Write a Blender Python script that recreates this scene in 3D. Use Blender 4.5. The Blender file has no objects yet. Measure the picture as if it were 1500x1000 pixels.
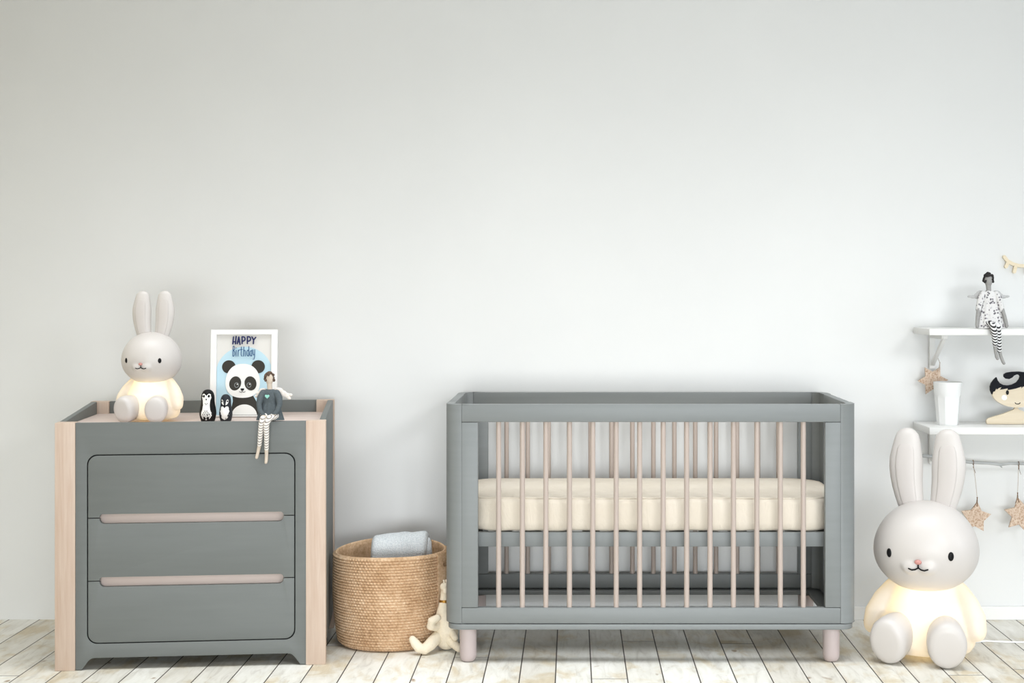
import bpy, bmesh, math, random
from mathutils import Vector, Matrix, noise
random.seed(7)
C = bpy.context.scene.collection
PI = math.pi

# ------------------------------------------------------------------ camera
F = 2236.0            # focal length in pixels of the 1500-wide frame
H = 1.2605            # eye height
cam_d = bpy.data.cameras.new('camera')
cam_d.sensor_fit = 'HORIZONTAL'
cam_d.sensor_width = 36.0
cam_d.lens = F * 36.0 / 1500.0
cam_d.shift_x = -(838 - 750) / 1500.0
cam_d.shift_y = -(500 - 430) / 1500.0
cam = bpy.data.objects.new('camera', cam_d)
cam.location = (0, 0, H)
cam.rotation_euler = (PI / 2, 0, 0)
C.objects.link(cam)
bpy.context.scene.camera = cam

# ------------------------------------------------------------------ light
vs = bpy.context.scene.view_settings
vs.view_transform = 'Standard'
vs.look = 'None'
vs.gamma = 1.0
vs.use_curve_mapping = False
vs.exposure = -1.04
w = bpy.data.worlds.new('daylight')
bpy.context.scene.world = w
w.use_nodes = True
bg = w.node_tree.nodes['Background']
bg.inputs['Color'].default_value = (0.98, 0.99, 1.0, 1)
bg.inputs['Strength'].default_value = 0.40


def area_light(name, loc, target, sx, sy, power, color, spread=180):
    d = bpy.data.lights.new(name, 'AREA')
    d.shape = 'RECTANGLE'
    d.size, d.size_y = sx, sy
    d.energy = power
    d.color = color
    d.spread = math.radians(spread)
    o = bpy.data.objects.new(name, d)
    o.location = loc
    o.rotation_euler = (Vector(target) - Vector(loc)).to_track_quat('-Z', 'Y').to_euler()
    C.objects.link(o)
    return o


# daylight from the windows of the room: one high on the right, one in the right-hand side;
# a wide fill behind the camera and a broad overhead fill are added
area_light('fill_light_front', (0.5, -1.4, 0.62), (0.2, 5.9, 0.2), 5.6, 1.1, 84, (0.93, 0.97, 1.0), 64)  # added low fill to brighten the wall through the slats
area_light('window_light_high', (2.7, 0.9, 2.7), (0.2, 5.4, 0.3), 1.0, 1.0, 34, (0.96, 0.98, 1.0), 80)
area_light('window_light_right', (4.6, 3.4, 1.5), (0.6, 5.7, 0.9), 1.8, 1.8, 70, (0.84, 0.92, 1.0))
area_light('fill_light_overhead', (-0.3, 4.45, 2.95), (-0.3, 4.5, 0.0), 4.2, 1.2, 76, (0.95, 0.975, 1.0), 96)  # added overhead fill for floor, mattress top and lower wall


# ------------------------------------------------------------------ helpers
def X(x, Y): return (x - 838) * Y / F
def Z(y, Y): return H + (430 - y) * Y / F


def lin(c):
    def f(v):
        v /= 255.0
        return v / 12.92 if v <= 0.04045 else ((v + 0.055) / 1.055) ** 2.4
    return (f(c[0]), f(c[1]), f(c[2]), 1.0)


class NT:
    def __init__(self, name):
        self.m = bpy.data.materials.new(name)
        self.m.use_nodes = True
        self.t = self.m.node_tree
        self.b = self.t.nodes['Principled BSDF']
        self.out = self.t.nodes['Material Output']

    def n(self, kind, **kw):
        o = self.t.nodes.new(kind)
        for k, v in kw.items():
            setattr(o, k, v)
        return o

    def l(self, a, b): self.t.links.new(a, b)

    def math(self, op, a, b=None, c=None):
        o = self.n('ShaderNodeMath', operation=op)
        for i, v in enumerate((a, b, c)):
            if v is None:
                continue
            if isinstance(v, (int, float)):
                o.inputs[i].default_value = v
            else:
                self.l(v, o.inputs[i])
        return o.outputs[0]

    def ramp(self, fac, stops, interp='LINEAR'):
        o = self.n('ShaderNodeValToRGB')
        o.color_ramp.interpolation = interp
        el = o.color_ramp.elements
        while len(el) < len(stops):
            el.new(0.5)
        for e, (p, c) in zip(el, stops):
            e.position = p
            e.color = c
        self.l(fac, o.inputs[0])
        return o.outputs[0]

    def coords(self, scale=(1, 1, 1), kind='Object'):
        tc = self.n('ShaderNodeTexCoord')
        mp = self.n('ShaderNodeMapping')
        mp.inputs['Scale'].default_value = scale
        self.l(tc.outputs[kind], mp.inputs[0])
        return mp.outputs[0]

    def noise(self, vec, scale, detail=3.0, rough=0.55, dist=0.0):
        o = self.n('ShaderNodeTexNoise')
        o.inputs['Scale'].default_value = scale
        o.inputs['Detail'].default_value = detail
        o.inputs['Roughness'].default_value = rough
        o.inputs['Distortion'].default_value = dist
        self.l(vec, o.inputs['Vector'])
        return o.outputs[0]

    def bump(self, h, strength, dist=0.002):
        o = self.n('ShaderNodeBump')
        o.inputs['Strength'].default_value = strength
        o.inputs['Distance'].default_value = dist
        self.l(h, o.inputs['Height'])
        self.l(o.outputs[0], self.b.inputs['Normal'])

    def col(self, sock): self.l(sock, self.b.inputs['Base Color'])


def plain(name, rgb, rough=0.5, var=0.04, scale=14, stretch=(1, 1, 1), bump=0.0, metal=0.0, spec=0.4):
    """a paint / cloth / lacquer with a little procedural unevenness"""
    m = NT(name)
    c = lin(rgb)
    f = m.noise(m.coords(stretch), scale, 4)
    lo = tuple(v * (1 - var) for v in c[:3]) + (1,)
    hi = tuple(min(1, v * (1 + var)) for v in c[:3]) + (1,)
    m.col(m.ramp(f, [(0.3, lo), (0.7, hi)]))
    m.b.inputs['Roughness'].default_value = rough
    m.b.inputs['Metallic'].default_value = metal
    m.b.inputs['Specular IOR Level'].default_value = spec
    if bump:
        m.bump(f, bump)
    return m.m


def wood(name, light, dark, axis='Z', rough=0.55, scale=1.0, bump=0.05):
    m = NT(name)
    st = {'X': (1.2, 22, 22), 'Y': (22, 1.2, 22), 'Z': (22, 22, 1.2)}[axis]
    v = m.coords(tuple(s * scale for s in st))
    f1 = m.noise(v, 1.6, 5, 0.6, 0.8)
    f2 = m.noise(v, 6.0, 3, 0.6, 0.3)
    f = m.math('ADD', m.math('MULTIPLY', f1, 0.7), m.math('MULTIPLY', f2, 0.3))
    m.col(m.ramp(f, [(0.32, lin(dark)), (0.62, lin(light))]))
    m.b.inputs['Roughness'].default_value = rough
    m.b.inputs['Specular IOR Level'].default_value = 0.3
    if bump:
        m.bump(f, bump)
    return m.m


# ------------------------------------------------------------------ mesh tools
def to_obj(name, bm, mat, parent=None, smooth=True, angle=40):
    me = bpy.data.meshes.new(name)
    bmesh.ops.recalc_face_normals(bm, faces=bm.faces[:])
    bm.to_mesh(me)
    bm.free()
    return mesh_obj(name, me, mat, parent, smooth, angle)


def mesh_obj(name, me, mat, parent=None, smooth=True, angle=40):
    if mat is not None:
        me.materials.clear()
        me.materials.append(mat)
    if smooth:
        me.shade_smooth()
        me.set_sharp_from_angle(angle=math.radians(angle))
    o = bpy.data.objects.new(name, me)
    C.objects.link(o)
    if parent is not None:
        o.parent = parent
    return o


def tag(o, label, cat, group=None):
    o['label'] = label
    o['category'] = cat
    if group:
        o['group'] = group
    return o


def thing(name, label, cat, loc=(0, 0, 0), rotz=0.0, group=None):
    o = bpy.data.objects.new(name, None)
    o.empty_display_size = 0.05
    o.location = loc
    o.rotation_euler = (0, 0, rotz)
    C.objects.link(o)
    return tag(o, label, cat, group)


def structure(o):
    o['kind'] = 'structure'
    return o


def box(bm, x0, x1, y0, y1, z0, z1, bev=0.0, seg=2):
    vs_ = [bm.verts.new(p) for p in ((x0, y0, z0), (x1, y0, z0), (x1, y1, z0), (x0, y1, z0),
                                     (x0, y0, z1), (x1, y0, z1), (x1, y1, z1), (x0, y1, z1))]
    fs = [bm.faces.new([vs_[i] for i in q]) for q in ((3, 2, 1, 0), (4, 5, 6, 7), (0, 1, 5, 4), (1, 2, 6, 5), (2, 3, 7, 6), (3, 0, 4, 7))]
    if bev:
        es = list({e for f in fs for e in f.edges})
        bmesh.ops.bevel(bm, geom=es, offset=bev, segments=seg, profile=0.5, affect='EDGES')
    return bm


def newbox(name, mat, parent, *a, bev=0.002, seg=2):
    bm = bmesh.new()
    box(bm, *a, bev=bev, seg=seg)
    return to_obj(name, bm, mat, parent)


def tube(bm, pts, radii, segs=12, cap=True, flat=1.0, up=None):
    """swept tube through pts; rounded caps are made by extra rings"""
    pts = [Vector(p) for p in pts]
    if isinstance(radii, (int, float)):
        radii = [radii] * len(pts)
    if cap:
        def capring(p, q, r):
            d = (p - q).normalized()
            return [(p + d * r * math.sin(a), r * math.cos(a)) for a in (1.35, 1.0, 0.55)]
        st = capring(pts[0], pts[1], radii[0])
        en = capring(pts[-1], pts[-2], radii[-1])[::-1]
        pts2 = [a for a, _ in st] + pts + [a for a, _ in en]
        radii = [b for _, b in st] + list(radii) + [b for _, b in en]
        pts = pts2
    rings = []
    t0 = None
    n = None
    for i, p in enumerate(pts):
        a = pts[max(i - 1, 0)]
        b = pts[min(i + 1, len(pts) - 1)]
        t = (b - a).normalized()
        if n is None:
            ref = Vector(up) if up else (Vector((0, 0, 1)) if abs(t.z) < 0.9 else Vector((0, 1, 0)))
            n = (ref - t * ref.dot(t)).normalized()
        else:
            n = (n - t * n.dot(t)).normalized()
        bn = t.cross(n)
        rings.append([bm.verts.new(p + (n * math.cos(u) * flat + bn * math.sin(u)) * radii[i])
                      for u in (2 * PI * k / segs for k in range(segs))])
    for r0, r1 in zip(rings, rings[1:]):
        for k in range(segs):
            bm.faces.new((r0[k], r0[(k + 1) % segs], r1[(k + 1) % segs], r1[k]))
    bm.faces.new(rings[0][::-1])
    bm.faces.new(rings[-1])
    return bm


def lathe(bm, prof, segs=40, sx=1.0, sy=1.0, c=(0, 0)):
    """prof: (r, z) from bottom to top, closed on the axis when r = 0"""
    rings = []
    for r, z in prof:
        if r < 1e-6:
            rings.append([bm.verts.new((c[0], c[1], z))])
        else:
            rings.append([bm.verts.new((c[0] + r * sx * math.cos(u), c[1] + r * sy * math.sin(u), z))
                          for u in (2 * PI * k / segs for k in range(segs))])
    for a, b in zip(rings, rings[1:]):
        for k in range(segs):
            k2 = (k + 1) % segs
            if len(a) == 1 and len(b) == 1:
                continue
            if len(a) == 1:
                bm.faces.new((a[0], b[k2], b[k]))
            elif len(b) == 1:
                bm.faces.new((a[k], a[k2], b[0]))
            else:
                bm.faces.new((a[k], a[k2], b[k2], b[k]))
    return bm


def ell(bm, c, r, seg=24, rings=16, rot=None):
    m = Matrix.Translation(c)
    if rot is not None:
        m = m @ rot
    m = m @ Matrix.Diagonal((r[0], r[1], r[2], 1))
    bmesh.ops.create_uvsphere(bm, u_segments=seg, v_segments=rings, radius=1.0, matrix=m)
    return bm


def eval_mesh(o):
    dg = bpy.context.evaluated_depsgraph_get()
    dg.update()
    me = bpy.data.meshes.new_from_object(o.evaluated_get(dg))
    return me


def blob(name, bm, mat, parent, voxel, smooth=6, factor=0.5):
    """melts the overlapping volumes in bm into one continuous surface"""
    me = bpy.data.meshes.new(name + '_src')
    bmesh.ops.recalc_face_normals(bm, faces=bm.faces[:])
    bm.to_mesh(me)
    bm.free()
    o = bpy.data.objects.new(name + '_src', me)
    C.objects.link(o)
    r = o.modifiers.new('r', 'REMESH')
    r.mode = 'VOXEL'
    r.voxel_size = voxel
    s = o.modifiers.new('s', 'SMOOTH')
    s.iterations = smooth
    s.factor = factor
    m2 = eval_mesh(o)
    bpy.data.objects.remove(o)
    bpy.data.meshes.remove(me)
    m2.name = name
    return mesh_obj(name, m2, mat, parent, angle=80)


def rpoly(pts, seg=6):
    """polygon with rounded corners; pts = (x, y, radius)"""
    out = []
    n = len(pts)
    for i in range(n):
        x, y, r = pts[i]
        p = Vector((x, y))
        a = Vector(pts[i - 1][:2])
        b = Vector(pts[(i + 1) % n][:2])
        if r <= 0:
            out.append((x, y))
            continue
        da, db = (a - p), (b - p)
        la, lb = da.length, db.length
        da.normalize()
        db.normalize()
        ang = da.angle(db)
        tl = min(r / math.tan(ang / 2), la * 0.86, lb * 0.86)
        rr = tl * math.tan(ang / 2)
        cen = p + (da + db).normalized() * (rr / math.sin(ang / 2))
        s = p + da * tl - cen
        e = p + db * tl - cen
        a0 = math.atan2(s.y, s.x)
        a1 = math.atan2(e.y, e.x)
        d = (a1 - a0 + PI) % (2 * PI) - PI
        for k in range(seg + 1):
            t = a0 + d * k / seg
            out.append((cen.x + rr * math.cos(t), cen.y + rr * math.sin(t)))
    return out


def rrect(x0, x1, y0, y1, r):
    return rpoly([(x0, y0, r), (x1, y0, r), (x1, y1, r), (x0, y1, r)])


def oval(cx, cy, rx, ry, n=28, a=0.0):
    return [(cx + rx * math.cos(t) * math.cos(a) - ry * math.sin(t) * math.sin(a),
             cy + rx * math.cos(t) * math.sin(a) + ry * math.sin(t) * math.cos(a))
            for t in (2 * PI * k / n for k in range(n))]


def plate(name, loops, t, mat, parent=None, plane='XZ', at=0.0, bev=0.0):
    """solid plate of thickness t from outlines (the first outer, the others holes or islands).
    plane XZ: front face at y = at, body behind it; plane XY: bottom face at z = at."""
    cu = bpy.data.curves.new(name, 'CURVE')
    cu.dimensions = '2D'
    cu.fill_mode = 'BOTH'
    cu.extrude = max(t / 2 - bev, 1e-6)
    cu.bevel_depth = bev
    cu.bevel_resolution = 2
    cu.offset = -bev
    for lp in loops:
        sp = cu.splines.new('POLY')
        sp.points.add(len(lp) - 1)
        for p, q in zip(sp.points, lp):
            p.co = (q[0], q[1], 0, 1)
        sp.use_cyclic_u = True
    o = bpy.data.objects.new(name, cu)
    C.objects.link(o)
    me = eval_mesh(o)
    bpy.data.objects.remove(o)
    bpy.data.curves.remove(cu)
    me.name = name
    if plane == 'XZ':
        for v in me.vertices:
            x, y, z = v.co
            v.co = (x, at + t / 2 - z, y)
    else:
        for v in me.vertices:
            x, y, z = v.co
            v.co = (x, y, at + t / 2 + z)
    bm = bmesh.new()
    bm.from_mesh(me)
    bmesh.ops.remove_doubles(bm, verts=bm.verts[:], dist=1e-6)
    bpy.data.meshes.remove(me)
    return to_obj(name, bm, mat, parent, angle=30)


def decal(bm, outline, surf, off=0.0006, rings=5):
    """painted patch: an outline (x, z) laid on the surface y = surf(x, z), lifted by off"""
    cx = sum(p[0] for p in outline) / len(outline)
    cz = sum(p[1] for p in outline) / len(outline)
    cen = bm.verts.new((cx, surf(cx, cz) - off, cz))
    prev = None
    for k in range(1, rings + 1):
        f = k / rings
        ring = []
        for x, z in outline:
            xx, zz = cx + (x - cx) * f, cz + (z - cz) * f
            ring.append(bm.verts.new((xx, surf(xx, zz) - off, zz)))
        n = len(ring)
        for i in range(n):
            j = (i + 1) % n
            if prev is None:
                bm.faces.new((cen, ring[i], ring[j]))
            else:
                bm.faces.new((prev[i], ring[i], ring[j], prev[j]))
        prev = ring
    return bm


# ------------------------------------------------------------------ materials
M = {}
M['grey'] = plain('grey_paint', (126, 130, 130), 0.45, 0.03, 3, (1, 1, 14))
M['grey_dresser'] = plain('dark_grey_paint', (107, 111, 109), 0.5, 0.035, 3, (1.5, 14, 14))
M['post_wood'] = wood('pale_pink_wood', (206, 188, 173), (190, 165, 147), 'Z')
M['tray_wood'] = wood('tray_wood', (216, 200, 192), (200, 182, 172), 'X')
M['slat_wood'] = plain('greige_slat_paint', (180, 166, 157), 0.45, 0.03, 8, (1, 1, 0.2))
M['slot_wood'] = plain('slot_wood', (204, 188, 180), 0.5, 0.03, 6, (0.3, 1, 1))
M['foot_wood'] = plain('pale_mauve_paint', (188, 175, 173), 0.42, 0.02, 6)
M['wall_cream'] = plain('cream_wall_paint', (222, 212, 188), 0.85, 0.02, 2)
M['white'] = plain('white_paint', (236, 236, 234), 0.45, 0.01, 6)
M['ceramic'] = plain('white_glaze', (238, 239, 238), 0.2, 0.01, 5)
M['black'] = plain('black_lacquer', (16, 15, 16), 0.45, 0.1, 9, spec=0.2)
M['charcoal'] = plain('charcoal_paint', (44, 47, 52), 0.5, 0.1, 9, spec=0.2)
M['print_white'] = plain('print_white', (238, 238, 234), 0.6, 0.01, 9)
M['paper'] = plain('poster_paper', (220, 218, 213), 0.7, 0.01, 9)
M['print_blue'] = plain('print_pale_blue', (186, 216, 228), 0.6, 0.02, 9)
M['print_black'] = plain('print_warm_black', (46, 43, 36), 0.6, 0.06, 30)
M['navy'] = plain('navy_ink', (22, 30, 84), 0.6, 0.05, 30)
M['blue_ink'] = plain('blue_ink', (38, 82, 128), 0.6, 0.05, 30)
M['ply'] = wood('pale_plywood', (228, 216, 194), (214, 198, 170), 'X', 0.6, 0.7)
M['ply_light'] = wood('light_birch', (240, 228, 202), (228, 212, 182), 'X', 0.6, 1.0)
M['hair_black'] = plain('black_print', (16, 19, 26), 0.6, 0.06, 12, spec=0.15)
M['brass'] = plain('brass_band', (170, 126, 60), 0.35, 0.1, 20, metal=0.85)
M['twine'] = plain('brown_twine', (120, 92, 66), 0.9, 0.15, 200)
M['twine_pale'] = plain('pale_twine', (196, 184, 172), 0.9, 0.1, 200)
M['cable'] = plain('white_cable', (240, 240, 240), 0.4, 0.01, 5)


def wall_mat():
    m = NT('painted_plaster')
    f = m.noise(m.coords((1, 1, 1)), 1.3, 5, 0.6)
    m.col(m.ramp(f, [(0.3, lin((228, 229, 228))), (0.7, lin((232, 233, 232)))]))
    m.b.inputs['Roughness'].default_value = 0.40
    m.b.inputs['Specular IOR Level'].default_value = 0.15
    m.bump(m.noise(m.coords((1, 1, 1)), 160, 3, 0.6), 0.08, 0.001)
    return m.m


def floor_mat():
    m = NT('bleached_planks')
    tc = m.n('ShaderNodeTexCoord')
    sep = m.n('ShaderNodeSeparateXYZ')
    m.l(tc.outputs['Object'], sep.inputs[0])
    px = m.math('DIVIDE', m.math('ADD', sep.outputs['X'], 0.0545 + 11.8), 0.118)
    idx = m.math('FLOOR', px)
    fr = m.math('FRACT', px)
    wn = m.n('ShaderNodeTexWhiteNoise', noise_dimensions='1D')
    m.l(idx, wn.inputs['W'])
    r1 = wn.outputs['Value']
    yy = m.math('DIVIDE', m.math('ADD', sep.outputs['Y'], m.math('MULTIPLY', r1, 7.0)), 5.5)
    yi = m.math('FLOOR', yy)
    yf = m.math('FRACT', yy)
    wn2 = m.n('ShaderNodeTexWhiteNoise', noise_dimensions='2D')
    cb = m.n('ShaderNodeCombineXYZ')
    m.l(idx, cb.inputs[0])
    m.l(yi, cb.inputs[1])
    m.l(cb.outputs[0], wn2.inputs['Vector'])
    r2 = wn2.outputs['Value']
    # grain coordinates, different on every board
    cv = m.n('ShaderNodeCombineXYZ')
    m.l(m.math('MULTIPLY', sep.outputs['X'], 1.0), cv.inputs[0])
    m.l(m.math('ADD', m.math('MULTIPLY', sep.outputs['Y'], 0.16), m.math('MULTIPLY', r2, 40.0)), cv.inputs[1])
    m.l(m.math('MULTIPLY', r1, 30.0), cv.inputs[2])
    grain = m.noise(cv.outputs[0], 34, 6, 0.62, 0.8)
    cv2 = m.n('ShaderNodeCombineXYZ')
    m.l(sep.outputs['X'], cv2.inputs[0])
    m.l(m.math('ADD', m.math('MULTIPLY', sep.outputs['Y'], 0.55), m.math('MULTIPLY', r2, 20.0)), cv2.inputs[1])
    m.l(m.math('MULTIPLY', r1, 50.0), cv2.inputs[2])
    blot = m.noise(cv2.outputs[0], 9, 4, 0.6, 0.5)
    knot = m.noise(cv2.outputs[0], 15, 2, 0.5, 0.2)
    base = m.ramp(grain, [(0.28, lin((214, 212, 208))), (0.47, lin((238, 238, 236))), (0.70, lin((248, 249, 249)))])
    mixb = m.n('ShaderNodeMixRGB', blend_type='MULTIPLY')
    mixb.inputs[0].default_value = 1.0
    m.l(base, mixb.inputs[1])
    m.l(m.ramp(blot, [(0.34, lin((232, 222, 203))), (0.5, lin((249, 249, 247))), (0.68, lin((255, 255, 255)))]), mixb.inputs[2])
    mixk = m.n('ShaderNodeMixRGB', blend_type='MULTIPLY')
    mixk.inputs[0].default_value = 1.0
    m.l(mixb.outputs[0], mixk.inputs[1])
    m.l(m.ramp(knot, [(0.22, lin((176, 152, 128))), (0.29, lin((255, 255, 255)))]), mixk.inputs[2])
    tone = m.n('ShaderNodeMixRGB', blend_type='MULTIPLY')
    tone.inputs[0].default_value = 1.0
    m.l(mixk.outputs[0], tone.inputs[1])
    m.l(m.ramp(r2, [(0.0, lin((236, 232, 224))), (1.0, lin((255, 254, 250)))]), tone.inputs[2])
    edge = m.math('MINIMUM', fr, m.math('SUBTRACT', 1.0, fr))
    gap = m.math('LESS_THAN', edge, 0.017)
    joint = m.math('LESS_THAN', m.math('MINIMUM', yf, m.math('SUBTRACT', 1.0, yf)), 0.0004)
    g = m.math('MAXIMUM', gap, joint)
    fin = m.n('ShaderNodeMixRGB')
    m.l(g, fin.inputs[0])
    m.l(tone.outputs[0], fin.inputs[1])
    fin.inputs[2].default_value = lin((74, 68, 62))
    m.col(fin.outputs[0])
    m.b.inputs['Roughness'].default_value = 0.6
    m.b.inputs['Specular IOR Level'].default_value = 0.3
    hgt = m.math('SUBTRACT', m.math('MULTIPLY', grain, 0.25), m.math('MULTIPLY', g, 1.0))
    m.bump(hgt, 0.5, 0.002)
    return m.m


def cloth_mat():
    m = NT('cream_cotton')
    co = m.coords((1, 1, 1))
    big = m.noise(m.coords((1, 1, 1)), 5, 3, 0.5)
    m.col(m.ramp(big, [(0.3, lin((214, 204, 188))), (0.7, lin((222, 213, 199)))]))
    m.b.inputs['Roughness'].default_value = 0.9
    m.b.inputs['Specular IOR Level'].default_value = 0.1
    fold = m.noise(m.coords((1.0, 1.0, 0.5)), 18, 3, 0.5, 1.6)
    fine = m.noise(co, 420, 2)
    m.bump(m.math('ADD', fold, m.math('MULTIPLY', fine, 0.06)), 0.35, 0.012)
    return m.m


def towel_mat():
    m = NT('terry_cloth')
    co = m.coords()
    v = m.n('ShaderNodeTexVoronoi')
    v.inputs['Scale'].default_value = 380
    m.l(co, v.inputs['Vector'])
    n1 = m.noise(co, 230, 3, 0.7)
    m.col(m.ramp(n1, [(0.3, lin((204, 212, 216))), (0.7, lin((243, 246, 247)))]))
    m.b.inputs['Roughness'].default_value = 1.0
    m.b.inputs['Specular IOR Level'].default_value = 0.05
    m.bump(m.math('SUBTRACT', n1, v.outputs['Distance']), 0.8, 0.003)
    return m.m


def jute_mat():
    m = NT('braided_jute')
    n1 = m.noise(m.coords(), 90, 4, 0.7)
    n2 = m.noise(m.coords((1, 1, 1)), 9, 3, 0.6)
    f = m.math('ADD', m.math('MULTIPLY', n1, 0.6), m.math('MULTIPLY', n2, 0.4))
    m.col(m.ramp(f, [(0.34, lin((182, 146, 110))), (0.52, lin((214, 182, 148))), (0.68, lin((236, 212, 182)))]))
    m.b.inputs['Roughness'].default_value = 0.95
    m.b.inputs['Specular IOR Level'].default_value = 0.1
    return m.m


def cork_mat():
    m = NT('bark_star')
    co = m.coords()
    n1 = m.noise(co, 160, 4, 0.7)
    v = m.n('ShaderNodeTexVoronoi')
    v.inputs['Scale'].default_value = 130
    m.l(co, v.inputs['Vector'])
    f = m.math('ADD', m.math('MULTIPLY', n1, 0.7), m.math('MULTIPLY', v.outputs['Distance'], 0.4))
    m.col(m.ramp(f, [(0.34, lin((170, 138, 114))), (0.5, lin((200, 174, 152))), (0.7, lin((220, 202, 184)))]))
    m.b.inputs['Roughness'].default_value = 0.95
    m.bump(f, 0.7, 0.002)
    return m.m


def stripe_mat(name, a, b, period, duty=0.5):
    m = NT(name)
    sep = m.n('ShaderNodeSeparateXYZ')
    tc = m.n('ShaderNodeTexCoord')
    m.l(tc.outputs['Object'], sep.inputs[0])
    f = m.math('FRACT', m.math('DIVIDE', m.math('ADD', sep.outputs['Z'], m.math('MULTIPLY', sep.outputs['Y'], -0.9)), period))
    s = m.math('LESS_THAN', f, duty)
    mx = m.n('ShaderNodeMixRGB')
    m.l(s, mx.inputs[0])
    mx.inputs[1].default_value = lin(a)
    mx.inputs[2].default_value = lin(b)
    m.col(mx.outputs[0])
    m.b.inputs['Roughness'].default_value = 0.9
    return m.m


def floral_mat():
    m = NT('grey_floral_cotton')
    co = m.coords()
    v = m.n('ShaderNodeTexVoronoi')
    v.inputs['Scale'].default_value = 95
    m.l(co, v.inputs['Vector'])
    n = m.noise(co, 130, 3, 0.6)
    f = m.math('ADD', v.outputs['Distance'], m.math('MULTIPLY', n, 0.5))
    m.col(m.ramp(f, [(0.50, lin((104, 102, 108))), (0.58, lin((186, 183, 186))), (0.68, lin((222, 221, 220)))]))
    m.b.inputs['Roughness'].default_value = 0.9
    m.bump(n, 0.3, 0.002)
    return m.m


def glow_shell():
    """thin white vinyl that lets the bulb inside shine through"""
    m = NT('translucent_vinyl')
    m.t.nodes.remove(m.b)
    d = m.n('ShaderNodeBsdfDiffuse')
    d.inputs['Color'].default_value = lin((240, 236, 230))
    t = m.n('ShaderNodeBsdfTranslucent')
    t.inputs['Color'].default_value = (0.92, 0.86, 0.74, 1)
    g = m.n('ShaderNodeBsdfGlossy')
    g.inputs['Roughness'].default_value = 0.35
    mx = m.n('ShaderNodeMixShader')
    mx.inputs[0].default_value = 0.35
    m.l(d.outputs[0], mx.inputs[1])
    m.l(t.outputs[0], mx.inputs[2])
    mx2 = m.n('ShaderNodeMixShader')
    mx2.inputs[0].default_value = 0.03
    m.l(mx.outputs[0], mx2.inputs[1])
    m.l(g.outputs[0], mx2.inputs[2])
    m.l(mx2.outputs[0], m.out.inputs['Surface'])
    return m.m


M['wall'] = wall_mat()
M['floor'] = floor_mat()
M['cloth'] = cloth_mat()
M['towel'] = towel_mat()
M['jute'] = jute_mat()
M['cork'] = cork_mat()
M['shell'] = glow_shell()
M['vinyl'] = plain('white_vinyl', (207, 202, 198), 0.38, 0.01, 4)
M['vinyl_inner'] = plain('warm_white_vinyl', (203, 197, 193), 0.45, 0.01, 4)
M['nose'] = plain('dusty_pink', (196, 140, 132), 0.4, 0.04, 20)
M['felt_grey'] = plain('slate_grey_cloth', (84, 92, 96), 0.95, 0.12, 160, bump=0.4)
M['skin_beige'] = plain('beige_calico', (206, 192, 176), 0.95, 0.06, 90, bump=0.2)
M['skin_grey'] = plain('grey_calico', (158, 157, 155), 0.95, 0.08, 90, bump=0.2)
M['hair_brown'] = plain('brown_yarn', (96, 78, 66), 0.95, 0.25, 180, bump=0.6)
M['hair_dark'] = plain('dark_yarn', (52, 50, 50), 0.95, 0.4, 180, bump=0.6)
M['wing_wool'] = plain('cream_wool', (232, 224, 216), 0.95, 0.08, 140, bump=0.6)
M['wing_grey'] = plain('pale_grey_felt', (186, 186, 186), 0.95, 0.08, 140, bump=0.6)
M['mint'] = plain('mint_felt', (150, 210, 196), 0.9, 0.05, 90)
M['stripe_light'] = stripe_mat('grey_striped_stocking', (236, 230, 224), (140, 134, 128), 0.0098, 0.32)
M['stripe_dark'] = stripe_mat('black_striped_stocking', (236, 236, 236), (52, 50, 52), 0.0116, 0.5)
M['floral'] = floral_mat()
M['giraffe'] = plain('cream_linen', (238, 226, 204), 0.95, 0.05, 120, bump=0.4)
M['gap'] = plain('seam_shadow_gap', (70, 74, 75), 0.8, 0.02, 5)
M['twig'] = plain('silvered_twig', (176, 178, 178), 0.8, 0.18, 60, (0.2, 1, 1), bump=0.5)

# ------------------------------------------------------------------ room
YW = 5.909
bm = bmesh.new()
box(bm, -2.55, 5.0, -1.5, YW, -0.05, 0.0)
structure(to_obj('floor', bm, M['floor'], smooth=False))
bm = bmesh.new()
box(bm, -2.55, 5.0, YW, YW + 0.1, -0.05, 3.0)
structure(to_obj('wall_back', bm, M['wall'], smooth=False))
bm = bmesh.new()
box(bm, -2.65, -2.55, -1.5, YW + 0.1, -0.05, 3.0)
structure(to_obj('wall_left', bm, M['wall_cream'], smooth=False))
bm = bmesh.new()
box(bm, -2.65, 5.0, 0.9, YW + 0.1, 3.0, 3.1)
structure(to_obj('ceiling', bm, M['white'], smooth=False))
bm = bmesh.new()
box(bm, -0.62, 5.0, YW - 0.014, YW - 0.0005, 0.0, 0.052, bev=0.003)
structure(to_obj('baseboard_back', bm, M['white'], smooth=False))


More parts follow.
